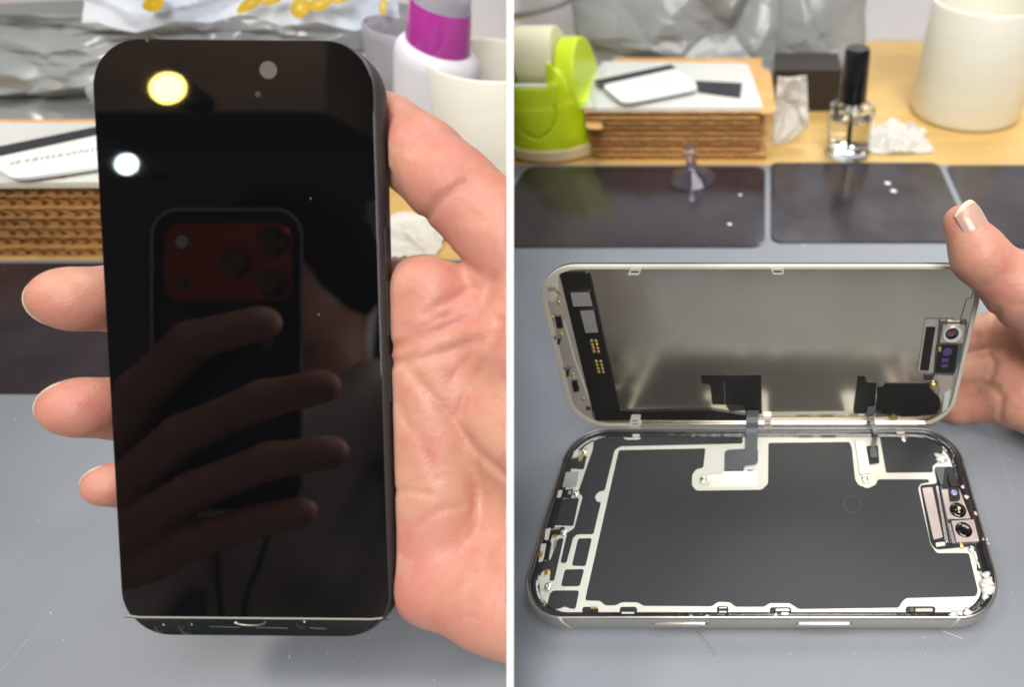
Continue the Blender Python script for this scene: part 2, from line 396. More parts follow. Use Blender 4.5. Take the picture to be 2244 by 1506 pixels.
# ------------------------------------------------------------------ setting: table, wall
t = MB().prism([(-1100, -150, -2), (900, -150, -2), (900, 640, -2), (-1100, 640, -2)], (0, 0, -20)).build('table', M_wood); t['kind'] = 'structure'
w = MB().prism([(-1100, 641, 260), (900, 641, 260), (900, 660, 260), (-1100, 660, 260)], (0, 0, -282)).build('wall', M_wall); w['kind'] = 'structure'

# white divider board between the two work bays
def board():
    zc = lambda s, tt: CAM + (AX + (1118 - PX0) / FPX * XH) * s + UP * tt
    # polygon in (depth, up): front edge at depth 139
    tz = lambda s, z: (z - CAM[2] + s * math.sin(TH)) / math.cos(TH)
    s1 = lambda z: (600 - 0) / math.cos(TH)
    def sback(z, Y=610):      # depth where the board reaches Y
        # Y = s cosTH + t sinTH ; z = CAMz - s sinTH + t cosTH
        return Y * math.cos(TH) - (z - CAM[2]) * math.sin(TH)
    P = [(139, tz(139, -1.9)), (sback(-1.9), tz(sback(-1.9), -1.9)), (sback(175), tz(sback(175), 175)), (139, tz(139, 175))]
    pts = [zc(s, tt) + XH * BHALF for s, tt in P]
    o = MB().prism(pts, -XH * 2 * BHALF).build('divider_board', M_board)
    tag(o, 'thin white divider board standing between the two work areas', 'board')
board()

# ------------------------------------------------------------------ work mats and dark plates
YL = onz(150, 569, 0)[1]; YR = onz(1400, 361, 0)[1]
def slab(name, pts, th, m, r=0, clip=None, parent=None, smooth=None):
    if r: pts = rpoly(pts, r, 6)
    return MB().prism(pts, (0, 0, -th)).build(name, m, parent, smooth, clip)
o = slab('work_mat', [(-760, -145, 0), (200, -145, 0), (200, YL, 0), (-760, YL, 0)], 1.98, M_mat, clip='L')
tag(o, 'grey silicone work mat under the held black phone', 'mat')
o = slab('work_mat', [(-420, -145, 0), (520, -145, 0), (520, YR, 0), (-420, YR, 0)], 1.98, M_mat, clip='R')
tag(o, 'grey silicone work mat under the opened phone', 'mat')

def plate(px, label, clip, r=8.0, z=0.7):
    pts = [onz(x, y, z) for x, y in px]
    # square the plate up: true rectangle from its corners
    y0 = (pts[2][1] + pts[3][1]) / 2; y1 = (pts[0][1] + pts[1][1]) / 2; x0 = (pts[0][0] + pts[3][0]) / 2; x1 = (pts[1][0] + pts[2][0]) / 2
    q = rpoly([(x0, y1, z), (x1, y1, z), (x1, y0, z), (x0, y0, z)], r, 7)
    mb = MB(); n = len(q)
    c = np.mean(q, 0)
    inset = [c + (p - c) * np.array([1 - 0.5 / max(abs(x1 - x0) / 2, 1), 1 - 0.5 / (abs(y1 - y0) / 2), 1]) + np.array([0, 0, 0.18]) for p in q]
    mb.rings([[p - np.array([0, 0, 0.69]) for p in q], q, inset], True, True, True)
    o = mb.build('dark_plate', M_plate, None, None, clip)
    tag(o, label, 'plate', 'dark glossy plates along the back of the mats'); return o
plate([(1122, 366), (1668, 362), (1687, 541), (1080, 541)], 'dark glossy rounded plate with a suction cup standing on it', 'R', 9)
plate([(1686, 354), (2057, 357), (2133, 531), (1692, 531)], 'dark glossy rounded plate in front of the small glass bottle', 'R', 7)
plate([(2074, 361), (2520, 361), (2800, 543), (2152, 543)], 'dark glossy rounded plate behind the raised thumb', 'R', 7)
plate([(-420, 576), (690, 576), (700, 862), (-560, 862)], 'dark glossy plate behind the fingertips of the hand holding the black phone', 'L', 9)
plate([(700, 575), (1047, 575), (1060, 860), (712, 860)], 'dark glossy plate mostly hidden behind the phone and palm', 'L', 3)
plate([(1064, 581), (1500, 581), (1500, 860), (1079, 860)], 'dark glossy plate showing only a corner beside the thumb crook', 'L', 3)

# ------------------------------------------------------------------ corrugated cardboard stacks
ORD = ['topmost', 'second', 'third', 'fourth', 'fifth', 'sixth', 'seventh', 'eighth', 'ninth']
def cardboard_sheet(x0, x1, y0, y1, z0, th, label, group, phase, wl=7.4):
    r = root('cardboard_sheet', ((x0 + x1) / 2, (y0 + y1) / 2, z0), label, 'cardboard', group)
    lt = 0.45
    for zz in (z0, z0 + th - lt - 0.06):
        xs_ = np.linspace(x0, x1, 40); jy = [y0 + .35 * math.sin(x * .31 + zz) + .3 * math.sin(x * .83 + phase * 7) for x in xs_]
        rect = [(x, y_, zz + lt) for x, y_ in zip(xs_, jy)] + [(x1, y1, zz + lt), (x0, y1, zz + lt)]
        MB().prism(rect, (0, 0, -lt)).build('liner', M_kraft, r)
    A = (th - 2 * lt - 0.06) / 2 - 0.22; zc = z0 + th / 2 - 0.03; xs = np.arange(x0 + 0.6, x1 - 0.6, wl / 12)
    def prof(x):
        xx = x + 1.1 * math.sin(x * .11 + phase * 9) + .5 * math.sin(x * .37 + phase * 20)
        u = ((xx - x0) / wl + phase) % 1.0; A_ = A * (0.86 + .14 * math.sin(x * .21 + phase * 30))
        return zc + A_ * math.sin(2 * math.pi * (u + 0.09 * math.sin(2 * math.pi * u)))
    up_ = [(x, y0 + 0.35, prof(x) + 0.18) for x in xs]; dn = [(x, y0 + 0.35, prof(x) - 0.18) for x in xs]
    upb = [(x, y1 - 0.4, prof(x) + 0.18) for x in xs]; dnb = [(x, y1 - 0.4, prof(x) - 0.18) for x in xs]
    mb = MB(); mb.rings([up_, upb, dnb, dn, up_], False); mb.build('flute', M_kraftd, r, 60)
    return r
def stack(xa, xb, ybase, ytop, yback, n, where, group, clip):
    fl = onz(xa, ybase, -2); fr = onz(xb, ybase, -2); Y0 = (fl[1] + fr[1]) / 2
    ztop = onY((xa + xb) / 2, ytop, Y0)[2]; Y1 = onz((xa + xb) / 2, yback, ztop)[1]
    th = (ztop + 2) / n
    for i in range(n):
        j = n - 1 - i
        dx, dy = random.uniform(-1.8, 1.8), random.uniform(0, 2.6)
        ex = random.choice([0, 0, 2.5, -2])
        cardboard_sheet(fl[0] + dx, fr[0] + dx + ex, Y0 + dy, Y1 + dy, -2 + j * th, th,
                        f'{ORD[i]} corrugated cardboard sheet from the top of the stack {where}' if i else f'topmost corrugated cardboard sheet of the stack {where}', group, random.random())
    return fl[0], fr[0], Y0, Y1, ztop
SL = stack(-150, 430, 566, 408, 262, 7, 'left of the held phone', 'cardboard sheets beside the held phone', 'L')
SR = stack(1300, 1667, 351, 248, 128, 9, 'beside the lime tape dispenser', 'cardboard sheets beside the tape dispenser', 'R')

def text_mesh(s, size):
    cu = bpy.data.curves.new('txt', 'FONT'); cu.body = s; cu.size = size; cu.align_x = 'CENTER'; cu.align_y = 'CENTER'; cu.resolution_u = 3; cu.space_character = 1.25
    o = bpy.data.objects.new('txt', cu); COL.objects.link(o)
    dg = bpy.context.evaluated_depsgraph_get(); me = bpy.data.meshes.new_from_object(o.evaluated_get(dg))
    V = np.array([v.co[:] for v in me.vertices]); F = [list(p.vertices) for p in me.polygons]
    bpy.data.objects.remove(o); bpy.data.curves.remove(cu); bpy.data.meshes.remove(me); return V, F

def tray(S, pxs, label, z, group=None):
    pts = [onz(x, y, z) for x, y in pxs]; c = np.mean(pts, 0)
    r = root('packaging_tray', (c[0], c[1], S[4]), label, 'tray', group)
    top = rpoly(pts, 7, 5)
    MB().prism([p - np.array([0, 0, 0.9]) for p in top], (0, 0, -(z - 0.9 - S[4] - 0.05))).build('tray_side', M_cream, r)
    inn = [c + (p - c) * 0.992 for p in top]
    MB().prism(inn, (0, 0, -0.85)).build('tray_face', mat('tray_white', lin(205, 206, 202), 0.45, var=0.03, vscale=15), r)
    return r
zl = SL[4] + 3.0; zr = SR[4] + 2.4
tl = tray(SL, [(-150, 268), (380, 268), (430, 399), (-190, 402)], 'white packaging tray on the cardboard stack left of the held phone', zl)
for (x, y, s) in ((86, 391, 2.2), (111, 391, 1.0), (137, 388, 2.2)):
    p = onz(x, y, zl + 0.02); MB().prism(rpoly([p + np.array(d) * s for d in ((-.9, -.5, 0), (.9, -.4, 0), (.3, .8, 0))], 0.2), (0, 0, -0.015)).build('red_print', M_red, tl)
tr = tray(SR, [(1318, 133), (1640, 137), (1674, 236), (1284, 238)], 'white packaging tray on the cardboard stack beside the tape dispenser', zr)
# flap of clear film sticking out of the right tray
a = [onz(1296, 150, zr + 1.2), onz(1330, 140, zr + 1.4), onz(1304, 236, zr + 1.0), onz(1257, 238, zr - 6)]
o = MB().prism(a, (0, 0, -0.25)).build('film_flap', mat('milky_film', (0.80, 0.83, 0.82), 0.2, transl=0.4), tr)
# loose kraft sheet corners under the right tray
def kraft_piece(px, z, label):
    o = MB().prism(rpoly([onz(x, y, z) for x, y in px], 4, 4), (0, 0, -1.0)).build('kraft_sheet', M_kraft); tag(o, label, 'cardboard', 'loose kraft sheets in the stack'); return o
kraft_piece([(1660, 152), (1688, 152), (1702, 246), (1664, 249)], SR[4] + 1.1, 'kraft sheet corner sticking out right of the white tray')
kraft_piece([(1282, 252), (1310, 246), (1322, 282), (1284, 281)], SR[4] - 6.0, 'kraft sheet corner sticking out near the tape dispenser')

def card(corners, z, label, strip, text_at, tsize, text_dir, group):
    P = [onz(x, y, z) for x, y in corners]; c = np.mean(P, 0)
    r = root('printed_card', (c[0], c[1], z - 2.0), label, 'card', group)
    body = rpoly(P, 7, 6)
    MB().prism(body, (0, 0, -1.5)).build('card_body', M_white, r)
    for q in (0, 2): MB().box(c + (P[q] - c) * .55 - np.array([0, 0, 2.2]), (6, 6, 1.4)).build('card_foot', M_white, r)
    MB().prism([onz(x, y, z + 0.06) for x, y in strip], (0, 0, -0.05)).build('black_stripe', M_black, r)
    V, F = text_mesh('RHINOSHIELD', tsize)
    o = onz(*text_at, z + 0.09); e = onz(*text_dir, z + 0.09); ex = nz(e - o); ey = np.cross([0, 0, 1], ex)
    V3 = [o + ex * v[0] + ey * v[1] for v in V]
    mk('lettering', V3, F, M_ink, r); return r
card([(-60, 332), (212, 278), (300, 352), (30, 393)], zl + 3.2, 'white card with black stripe and lettering, left of the held phone',
     [(-70, 334), (214, 276), (226, 293), (-50, 353)], (140, 338), 5.6, (40, 355), 'white printed cards')
card([(1318, 186), (1478, 148), (1534, 192), (1366, 226)], zr + 4.0, 'white card with black stripe lying on the tray by the tape dispenser',
     [(1299, 176), (1470, 140), (1483, 149), (1312, 187)], (1430, 182), 4.6, (1385, 190), 'white printed cards')
o = MB().prism([onz(x, y, zr + 0.9) for x, y in ((1524, 176), (1626, 181), (1622, 212), (1530, 200))], (0, 0, -0.8)).build('black_strip', M_black)
tag(o, 'short black strip poking out from under the white card', 'strip')

# ------------------------------------------------------------------ crumpled sheets
def tri(x): return np.abs((x % 1.0) - 0.5) * 2
def crumple(U, V, seed, n=9, f0=1.2):
    rg = np.random.default_rng(seed); H = np.zeros_like(U); wu = 0.12 * np.sin(3.1 * V + rg.random() * 6) + 0.07 * np.sin(7 * U + rg.random() * 6)
    wv = 0.12 * np.sin(2.7 * U + rg.random() * 6) + 0.06 * np.sin(6.3 * V + rg.random() * 6)
    for k in range(n):
        a = rg.random() * math.pi; f = f0 * (1.35 ** k) * rg.uniform(0.8, 1.2)
        m = 0.5 + 0.5 * np.sin((U * math.cos(a + 1.3) + V * math.sin(a + 1.3)) * f * 1.7 + rg.random() * 6)
        H += tri((U + wu) * math.cos(a) * f + (V + wv) * math.sin(a) * f + rg.random()) * m * (0.72 ** k)
    return H - H.mean()
from mathutils.geometry import delaunay_2d_cdt
def facets(U, V, seed, n):
    # heights over a random triangulation: flat facets meeting in sharp creases
    rg = np.random.default_rng(seed); p = rg.uniform(-.08, 1.08, (n, 2)); p = np.concatenate([p, [(-.2, -.2), (1.2, -.2), (1.2, 1.2), (-.2, 1.2)]]); hgt = rg.normal(0, 1, len(p))
    vo, _, tris, ov, _, _ = delaunay_2d_cdt([Vector(q) for q in p], [], [], 0, 1e-7)
    vo = np.array([v[:] for v in vo]); hh = np.array([hgt[o[0]] if o else 0 for o in ov]); H = np.zeros(U.size); u, v = U.ravel(), V.ravel()
    for t in tris:
        a, b, c = vo[t[0]], vo[t[1]], vo[t[2]]; d = (b[1] - c[1]) * (a[0] - c[0]) + (c[0] - b[0]) * (a[1] - c[1])
        if abs(d) < 1e-12: continue
        l1 = ((b[1] - c[1]) * (u - c[0]) + (c[0] - b[0]) * (v - c[1])) / d; l2 = ((c[1] - a[1]) * (u - c[0]) + (a[0] - c[0]) * (v - c[1])) / d
        m = (l1 >= -1e-9) & (l2 >= -1e-9) & (l1 + l2 <= 1 + 1e-9); H[m] = l1[m] * hh[t[0]] + l2[m] * hh[t[1]] + (1 - l1[m] - l2[m]) * hh[t[2]]
    return H.reshape(U.shape)
def crinkle(U, V, seed, n=40):
    w1 = .03 * np.sin(9 * V + seed) + .02 * np.sin(17 * U); w2 = .03 * np.sin(8 * U + seed * 2) + .02 * np.sin(15 * V)
    return (facets(np.clip(U + w1, -.1, 1.1), np.clip(V + w2, -.1, 1.1), seed, n) * .62 + facets(U, V, seed + 50, n * 4) * .24 + facets(U, V, seed + 90, n * 14) * .09)
def sheet(name, fn, nu, nv, m, thick=0.3, parent=None, smooth=35, clip=None):
    # fn(U,V)->points (nu,nv,3); closed thin sheet
    u, v = np.meshgrid(np.linspace(0, 1, nu), np.linspace(0, 1, nv), indexing='ij'); P = fn(u, v)
    gu = np.gradient(P, axis=0); gv = np.gradient(P, axis=1); N = np.cross(gu, gv); N /= np.linalg.norm(N, axis=-1, keepdims=True) + 1e-9
    Vv = np.concatenate([(P + N * thick / 2).reshape(-1, 3), (P - N * thick / 2).reshape(-1, 3)]); n = nu * nv
    i = lambda a, b: a * nv + b; F = []
    for a in range(nu - 1):
        for b in range(nv - 1):
            q = [i(a, b), i(a + 1, b), i(a + 1, b + 1), i(a, b + 1)]; F.append(q); F.append([x + n for x in q][::-1])
    per = [i(a, 0) for a in range(nu)] + [i(nu - 1, b) for b in range(1, nv)] + [i(a, nv - 1) for a in range(nu - 2, -1, -1)] + [i(0, b) for b in range(nv - 2, 0, -1)]
    for k in range(len(per)): p, q = per[k], per[(k + 1) % len(per)]; F.append([p, q, q + n, p + n])
    return mk(name, Vv, F, m, parent, smooth, clip)
def bag(x0, x1, z1, Yf, depth, seed, label, clip, amp=16, nf=46, lean=0.25):
    xc = (x0 + x1) / 2
    r = root('plastic_bag', (xc, Yf + depth / 2, -2), label, 'bag')
    def front(U, V):
        H = crinkle(U, V, seed, nf) * amp * .8
        bul = (np.sin(math.pi * np.clip(U, 0, 1)) ** 0.4) * (np.sin(math.pi * np.clip(V * 0.75 + 0.2, 0, 1)) ** 0.5)
        X = x0 + (x1 - x0) * U + crumple(U, V, seed + 3, 4) * 4; Z = -1.5 + (z1 + 1.5) * V
        Y = Yf + depth * 0.45 * (1 - bul) + H * (0.35 + 0.65 * bul) + lean * Z
        return np.stack([X, Y, Z], -1)
    sheet('front_film', front, 170, 100, M_bag, 0.25, r, 28, clip)
    def back(U, V):
        X = x0 + (x1 - x0) * U; Z = -1.5 + (z1 * 0.96 + 1.5) * V
        bul = np.sin(math.pi * U) ** 0.5
        return np.stack([X, Yf + depth * (0.5 + 0.45 * bul) + 6 + lean * Z, Z], -1)
    sheet('back_film', back, 30, 20, M_bag, 0.25, r, 40, clip)
    return r
Yb = SL[3] + 22
xl0 = onY(-320, 140, Yb)[0]; xl1 = onY(880, 140, Yb)[0]; zt = onY(400, -30, Yb)[2]
bagL = bag(xl0, xl1, 84, Yb, 70, 11, 'crumpled grey plastic bag with printed wrapper on top, behind the held phone', 'L', 22)
YbR = SR[3] + 14
bagR = bag(onY(1228, 60, YbR)[0], onY(1730, 60, YbR)[0], 95, YbR, 70, 23, 'crumpled grey plastic bag behind the cardboard stack by the tape dispenser', 'R', 13, 17)
bagS = bag(onY(1690, 60, YbR + 10)[0], onY(1905, 60, YbR + 10)[0], 95, YbR + 6, 60, 31, 'pale crumpled plastic bag behind the small glass bottle', 'R', 8, 9)

# patterned wrapper over the left bag
rw = root('printed_wrapper', at(520, 20, 420), 'pale blue wrapper with yellow drops folded over the grey bag', 'wrapper')
Yw = Yb + 8
def wr(U, V):
    x = 190 + 680 * U; y = -60 + 100 * V + 12 * np.sin(U * 9.5) * V + 18 * tri(U * 4.3 + .3) * V
    P = np.zeros(U.shape + (3,))
    for i in range(U.shape[0]):
        for j in range(U.shape[1]): P[i, j] = onY(x[i, j], y[i, j], Yw - 6 + 10 * (1 - V[i, j]) + 0)
    P[..., 1] += crinkle(U, V * .4, 5, 30) * 4
    return P
sheet('wrapper_film', wr, 90, 20, M_wrap, 0.3, rw, 30, 'L')
def blob(px, py, rx, ry, Y, parent, rot=0.0, m=M_yel):
    c = onY(px, py, Y); s = np.linalg.norm(c - CAM) / FPX; pr = [(1, 0), (.94, .16), (.7, .3), (.35, .38), (0, .4)]
    ring = []; mb = MB(); e1, e2 = XH * math.cos(rot) + UP * math.sin(rot), -XH * math.sin(rot) + UP * math.cos(rot)
    for rr, hh in pr: ring.append([c + e1 * (math.cos(a) * rr * rx * s) * (1 + 0.15 * math.sin(2 * a)) + e2 * math.sin(a) * rr * ry * s - AX * hh * 0.2 for a in np.linspace(0, 2 * math.pi, 20, endpoint=False)])
    mb.rings(ring, True, True, True); return mb.build('yellow_drop', m, parent, 60)
for (x, y, rx, ry, ro) in ((336, 8, 15, 11, 0), (550, 6, 24, 9, 0.5), (597, 0, 16, 6, 0.2), (658, 15, 15, 17, 0), (699, 8, 19, 11, 0.1), (742, -2, 16, 6, 0), (840, 12, 6, 16, 0)):
    blob(x, y, rx, ry, Yw - 12, rw, ro)

# clear frosted jar edge behind phone, bottle with magenta top, cream cup, tissue (left bay)
def lathe_thing(name, label, cat, c, parts, ez=(0, 0, 1), clip=None, n=48, group=None):
    r = root(name, c, label, cat, group)
    for (pn, prof, m) in parts: MB().lathe(c, prof, n, ez).build(pn, m, r, 40, clip)
    return r
lean = nz(np.array([0.33, 0.0, 0.94]))       # the bottle and jar lean over against the divider board
def wallprof(prof, t):     # turn an outer profile into a hollow vessel
    return prof + [(max(r - t, 0.2), z) for r, z in prof[::-1] if z > t]
leanB = nz(np.array([0.42, 0.0, 0.91])); pB = onY(972, 88, 345.0); cB = pB - leanB * 92.0; cB[2] = 7.0
lathe_thing('plastic_bottle', 'white frosted bottle with a magenta band below its neck, behind the thumb', 'bottle', cB,
            [('bottle_body', [(18, 0.5), (20.5, 2), (21.5, 8), (21.5, 74), (20.6, 79), (18.5, 82), (16.0, 83.5)], M_bottle),
             ('magenta_band', [(15.8, 83.6), (16.0, 85), (14.6, 105), (14.4, 106)], M_magenta),
             ('bottle_top', [(14.3, 106.1), (13.6, 126), (12.6, 130), (9, 131)], M_clear)], leanB, 'L')
cJ = onY(858, 100, 350.0) - lean * 80.0; cJ[2] = 3.5
lathe_thing('clear_jar', 'frosted clear plastic jar between the grey bag and the white bottle', 'jar', cJ,
            [('jar_wall', [(13, 0.5), (14, 2), (14, 88), (13.4, 92), (12.4, 93), (12.4, 4), (0.5, 3)], M_clear)], lean, 'L')
def cup(px, py, r0, r1, h, label, clip, ez=(0, 0, 1)):
    c = onz(px, py, -2); t = 2.2
    o = [(r0 - 4, 0.3), (r0 - 1.2, 1.5), (r0, 4.5), (r1 + (r0 - r1) * .5, h * .5), (r1, h - 1.2), (r1 - 0.8, h), (r1 - t, h), (r1 - t - .5, h - 1.5), (r0 - t, 5), (r0 - 6, 3), (0.5, 2.8)]
    return lathe_thing('cream_cup', label, 'cup', c, [('cup_wall', o, M_cup)], ez, clip, 72)
cup(1118, 396, 40, 34, 78, 'open cream plastic cup behind the thumb of the hand with the black phone', 'L', nz([0.16, 0, 0.987]))
cup(2112, 243, 43, 40, 79, 'tall cream plastic cup behind the glass bottle and crumpled tissue', 'R')

def tissue(px, py, w, d, h, seed, label, clip, zb=-2.0, sx=1.0):
    c = onz(px, py, zb); r = root('crumpled_tissue', (c[0], c[1], zb), label, 'tissue', 'crumpled white tissues')
    def fn(U, V):
        H = crinkle(U, V, seed, 26); H = (H - H.min()) / (H.max() - H.min())
        dome = np.clip(1 - ((U - .5) ** 2 + (V - .5) ** 2) * 3.0, 0.05, 1)
        zz = np.where(True, (0.15 + 0.85 * H) * h * dome, 0)
        X = c[0] + (U - .5) * w + (crumple(U, V, seed + 1, 4)) * w * .12 + 0.018 * w * tri(V * 22) * (U > .97)
        Y = c[1] + (V - .5) * d + (crumple(U, V, seed + 2, 4)) * d * .12 - 0.05 * d * tri(U * 14) * (V < .04)
        return np.stack([X, Y, zb + 0.5 + zz], -1)
    sheet('tissue_paper', fn, 70, 70, M_tissue, 0.35, r, 30, clip); return r
tissue(890, 520, 52, 44, 17, 41, 'crumpled white tissue between the held phone and the thumb', 'L')
tissue(1968, 308, 44, 40, 17, 47, 'crumpled white tissue right of the glass bottle', 'R')
# standing folded tissue by the stack
def ftis(U, V):
    P = np.zeros(U.shape + (3,))
    for i in range(U.shape[0]):
        for j in range(U.shape[1]):
            u, v = U[i, j], V[i, j]; xl = 1697 - 14 * v + 8; xr = 1768 + 5 * v - 62 * max(0, v - .72) / .28
            P[i, j] = onY(xl + (xr - xl) * u, 164 + 156 * v, cTf[1] + 6 * (1 - v))
    P[..., 1] += crinkle(U, V, 77, 14) * 4.5; P[..., 2] = np.maximum(P[..., 2], -1.4)
    return P
cTf = onz(1726, 318, -2)
rT = root('folded_tissue', cTf, 'folded white tissue leaning by the right side of the cardboard stack', 'tissue', 'crumpled white tissues')
sheet('tissue_paper', ftis, 40, 60, M_tissue, 0.5, rT, 35)
# dark box behind
p = onz(1800, 246, -2)
o = MB().box((p[0] - 12, p[1] + 22, 14.0), (52, 40, 31.8)).build('dark_box', M_darkbox); tag(o, 'dark brown box behind the folded tissue and the bottle', 'box')

# ------------------------------------------------------------------ glass bottle with black cap
cG = onz(1857, 336, -2)
rG = root('glass_bottle', cG, 'small clear glass bottle with tall black cap at the back of the table', 'bottle')
KZ = 0.87
def zs(p): return [(r_, z_ * KZ) for r_, z_ in p]
MB().lathe(cG, zs([(12, 0.2), (15.2, 0.8), (16, 3), (16, 36), (15.2, 39), (12, 41.5), (7.4, 42.5), (6.8, 43.5), (6.8, 45), (5.8, 45), (5.8, 42.4), (11, 40), (13.9, 37.5), (14.4, 35), (14.4, 8.0), (12, 6.6), (0.3, 6.2)]), 40).build('glass_body', M_glass, rG, 40)
MB().lathe(cG, zs([(11.8, 6.9), (14.2, 8.4), (14.2, 31.0), (0.3, 31.0)]), 40).build('liquid', M_liquid, rG, 40)
MB().lathe(cG, zs([(8.6, 43.2), (8.9, 43.8), (8.0, 79), (7.3, 81), (0.5, 81.4)]), 40).build('black_cap', M_cap, rG, 40)
MB().lathe(cG, zs([(1.2, 9), (1.2, 43)]), 12).build('brush_stem', M_cap, rG, 60)

# ------------------------------------------------------------------ suction cup, crumbs, cable
cS = onz(1518, 392, 0.9)
rS = root('suction_cup', cS, 'clear violet suction cup standing on the leftmost dark plate of the right mat', 'suction cup')
MB().lathe(cS, [(15.5, 0.05), (15.7, 0.5), (12, 3.4), (7, 6.8), (4.2, 8.6), (3.0, 9.6), (2.8, 8.8), (6.2, 5.6), (11.4, 2.2), (14.4, 0.05)], 48, cap0=False, cap1=False).build('cup_skirt', M_suction, rS, 60)
MB().lathe(cS, [(4.4, 8.8), (3.4, 10.5), (3.0, 13), (3.6, 14.5), (4.6, 16), (4.6, 19), (3.6, 21), (0.3, 21.5)], 32).build('knob', M_suction, rS, 60)
for k, (x, y, sz, lab) in enumerate(((1599, 492, 1.4, 'round white crumb near the front of the plate with the suction cup'), (1945, 402, 2.2, 'rear white chip on the plate in front of the glass bottle'),
                        (1958, 419, 2.2, 'front white chip on the plate in front of the glass bottle'), (1622, 428, 1.2, 'tiny pale flake right of the suction cup'))):
    c = onz(x, y, 0.9); mb = MB()
    mb.lathe(c, [(sz * .7, 0), (sz, .25), (sz * .8, .6), (sz * .3, .8)], 9 if k else 16, ez=nz([.1, .05, 1])); o = mb.build('crumb', M_white, None, 60); tag(o, lab, 'crumb', 'crumbs on the dark plates')
pts = spline([onY(1080, 40, 560), onY(1140, 32, 566), onY(1190, 20, 575), onY(1240, 2, 590), onY(1300, -40, 605)], 6)
o = MB().tube(pts, 2.6, 12).build('cable', M_cable, None, 60, 'R'); tag(o, 'grey cable running along the white wall above the tape dispenser', 'cable')
# hair-like fibre on the mat in front of the opened phone
o = MB().tube(spline([onz(1527, 1388, 0.25), onz(1548, 1410, 0.3), onz(1567, 1437, 0.25)], 5), 0.28, 6).build('fibre', M_cable, None, 60); tag(o, 'short grey fibre on the mat in front of the opened phone', 'fibre')
o = MB().tube(spline([onz(2066, 1384, 0.15), onz(2085, 1391, 0.2), onz(2108, 1400, 0.15)], 5), 0.10, 6).build('hair', M_tissue, None, 60); tag(o, 'fine pale hair on the mat by the front right corner of the phone', 'hair')

# fine dust on the two mats
mb = MB(); rd = random.Random(3)
for k in range(150):
    x, y = (rd.uniform(10, 1080), rd.uniform(880, 1500)) if k < 60 else (rd.uniform(1140, 2240), rd.uniform(560, 1500))
    c = onz(x, y, 0.02); q = rd.uniform(.08, .24) * (1.0 if rd.random() < .85 else 1.6); a0 = rd.random() * 6; el = rd.uniform(1, 3.2)
    mb.prism([c + np.array([math.cos(a0 + a) * q * el * math.cos(a) if False else math.cos(a) * q * el * math.cos(a0) - math.sin(a) * q * math.sin(a0), math.cos(a) * q * el * math.sin(a0) + math.sin(a) * q * math.cos(a0), .12]) for a in (0, 1.3, 2.4, 3.6, 5.1)], (0, 0, -.12))
o = mb.build('dust', mat('dust', (0.38, 0.39, 0.39), .9)); tag(o, 'fine pale dust scattered over the grey mats', 'dust', kind='stuff')

# ------------------------------------------------------------------ lime tape dispenser
def dispenser():
    c = onz(1180, 327, -2); c = np.array([c[0], onz(1170, 358, -2)[1] + 40, -2.0]); c[0] = onz(1207, 300, 8)[0]
    r = root('tape_dispenser', c, 'lime green tape dispenser with cream tape roll beside the divider', 'tape dispenser')
    P, lo, h = grid(c + [-48, -48, 6], c + [48, 48, 78], 1.1)
    q = P - c.astype(np.float32); x, y, z = q[..., 0], q[..., 1], q[..., 2]
    lower = np.maximum(np.hypot(x, y) - (42.5 - 0.20 * z), np.abs(z - 22) - 12.5) - 0.0
    def cheek(x0, x1): return np.maximum(np.abs(x - (x0 + x1) / 2) - (x1 - x0) / 2 + 3, np.hypot(y - 5, (z - 35)) - 29.5) - 3
    D = smin(smin(lower, cheek(14, 27), 5), cheek(-27, -14), 5)
    nose = np.maximum(np.maximum(np.hypot(x, y) - (42.5 - 0.20 * z), np.abs(z - 29) - 19), np.maximum(y + 24, np.abs(x) - 16))
    D = smin(D, nose, 2.5)
    fin = sd_cone(P, c + [15, -26, 16], c + [13.5, -25, 60], 11, 2.2); D = smin(D, fin, 5)
    groove = np.abs(np.hypot(x + 2, (z - 38) * 0.8) - 16) - .5; D = np.maximum(D, -np.maximum(np.maximum(groove, y + 24), np.maximum(z - 38, np.hypot(x, y) * 0 - (np.hypot(x, y) - (41.6 - 0.20 * z)))))
    V, F = surface_nets(D.astype(np.float32), lo, h)
    mk('housing', V, F, M_lime, r, 60, 'R')
    MB().lathe(c, [(36, 0.3), (41, 0.6), (43, 3), (42.6, 9.0), (40, 10.2)], 64).build('weighted_base', M_base, r, 40, 'R')
    ax_ = c + np.array([0, 3, 53])
    MB().lathe(ax_ - XH * 12.5, [(11, 0), (21.4, 0), (22, .6), (22, 24.4), (21.4, 25), (11, 25)], 64, ez=XH).build('tape_roll', M_tape, r, 40, 'R')
    MB().box(c + np.array([-2, -29, 48.6]), (27, 4, 1.6)).build('cutter_strip', M_white, r, None, 'R')
dispenser()

# ------------------------------------------------------------------ opened phone: lower body
XC = -2.3; YF, YK = 63.3, 135.4; YC = (YF + YK) / 2; W0, H0, R0 = 150.0, YK - YF, 15.0
rP = root('phone_body', (XC, YC, 0), 'opened phone body with silver frame and dark inner panels lying on the mat', 'phone')
def RR(off, z, l=0, r_=0, f=0, b=0):
    w, h = W0 + 2 * off - l - r_, H0 + 2 * off - f - b
    return [np.array([x, y, z]) for x, y in rrect(w, h, max(R0 + off - 0.3 * (l + r_ + f + b) / 2, 4), 12, XC + (l - r_) / 2, YC + (f - b) / 2)]
prof = [(-4, 0.15), (-1.6, 0.15), (-0.7, 0.45), (-0.2, 1.2), (0, 2.4), (0, 6.2), (-0.12, 7.2), (-0.45, 7.95), (-0.8, 8.35), (-1.0, 8.4), (-1.18, 8.2), (-1.25, 6.5)]
MB().rings([RR(a, z) for a, z in prof]).build('frame', M_titan, rP, 50)
ZM = 7.0
mid = MB().prism(RR(-2.0, ZM), (0, 0, -6.5)).build('midframe', M_mid, rP)
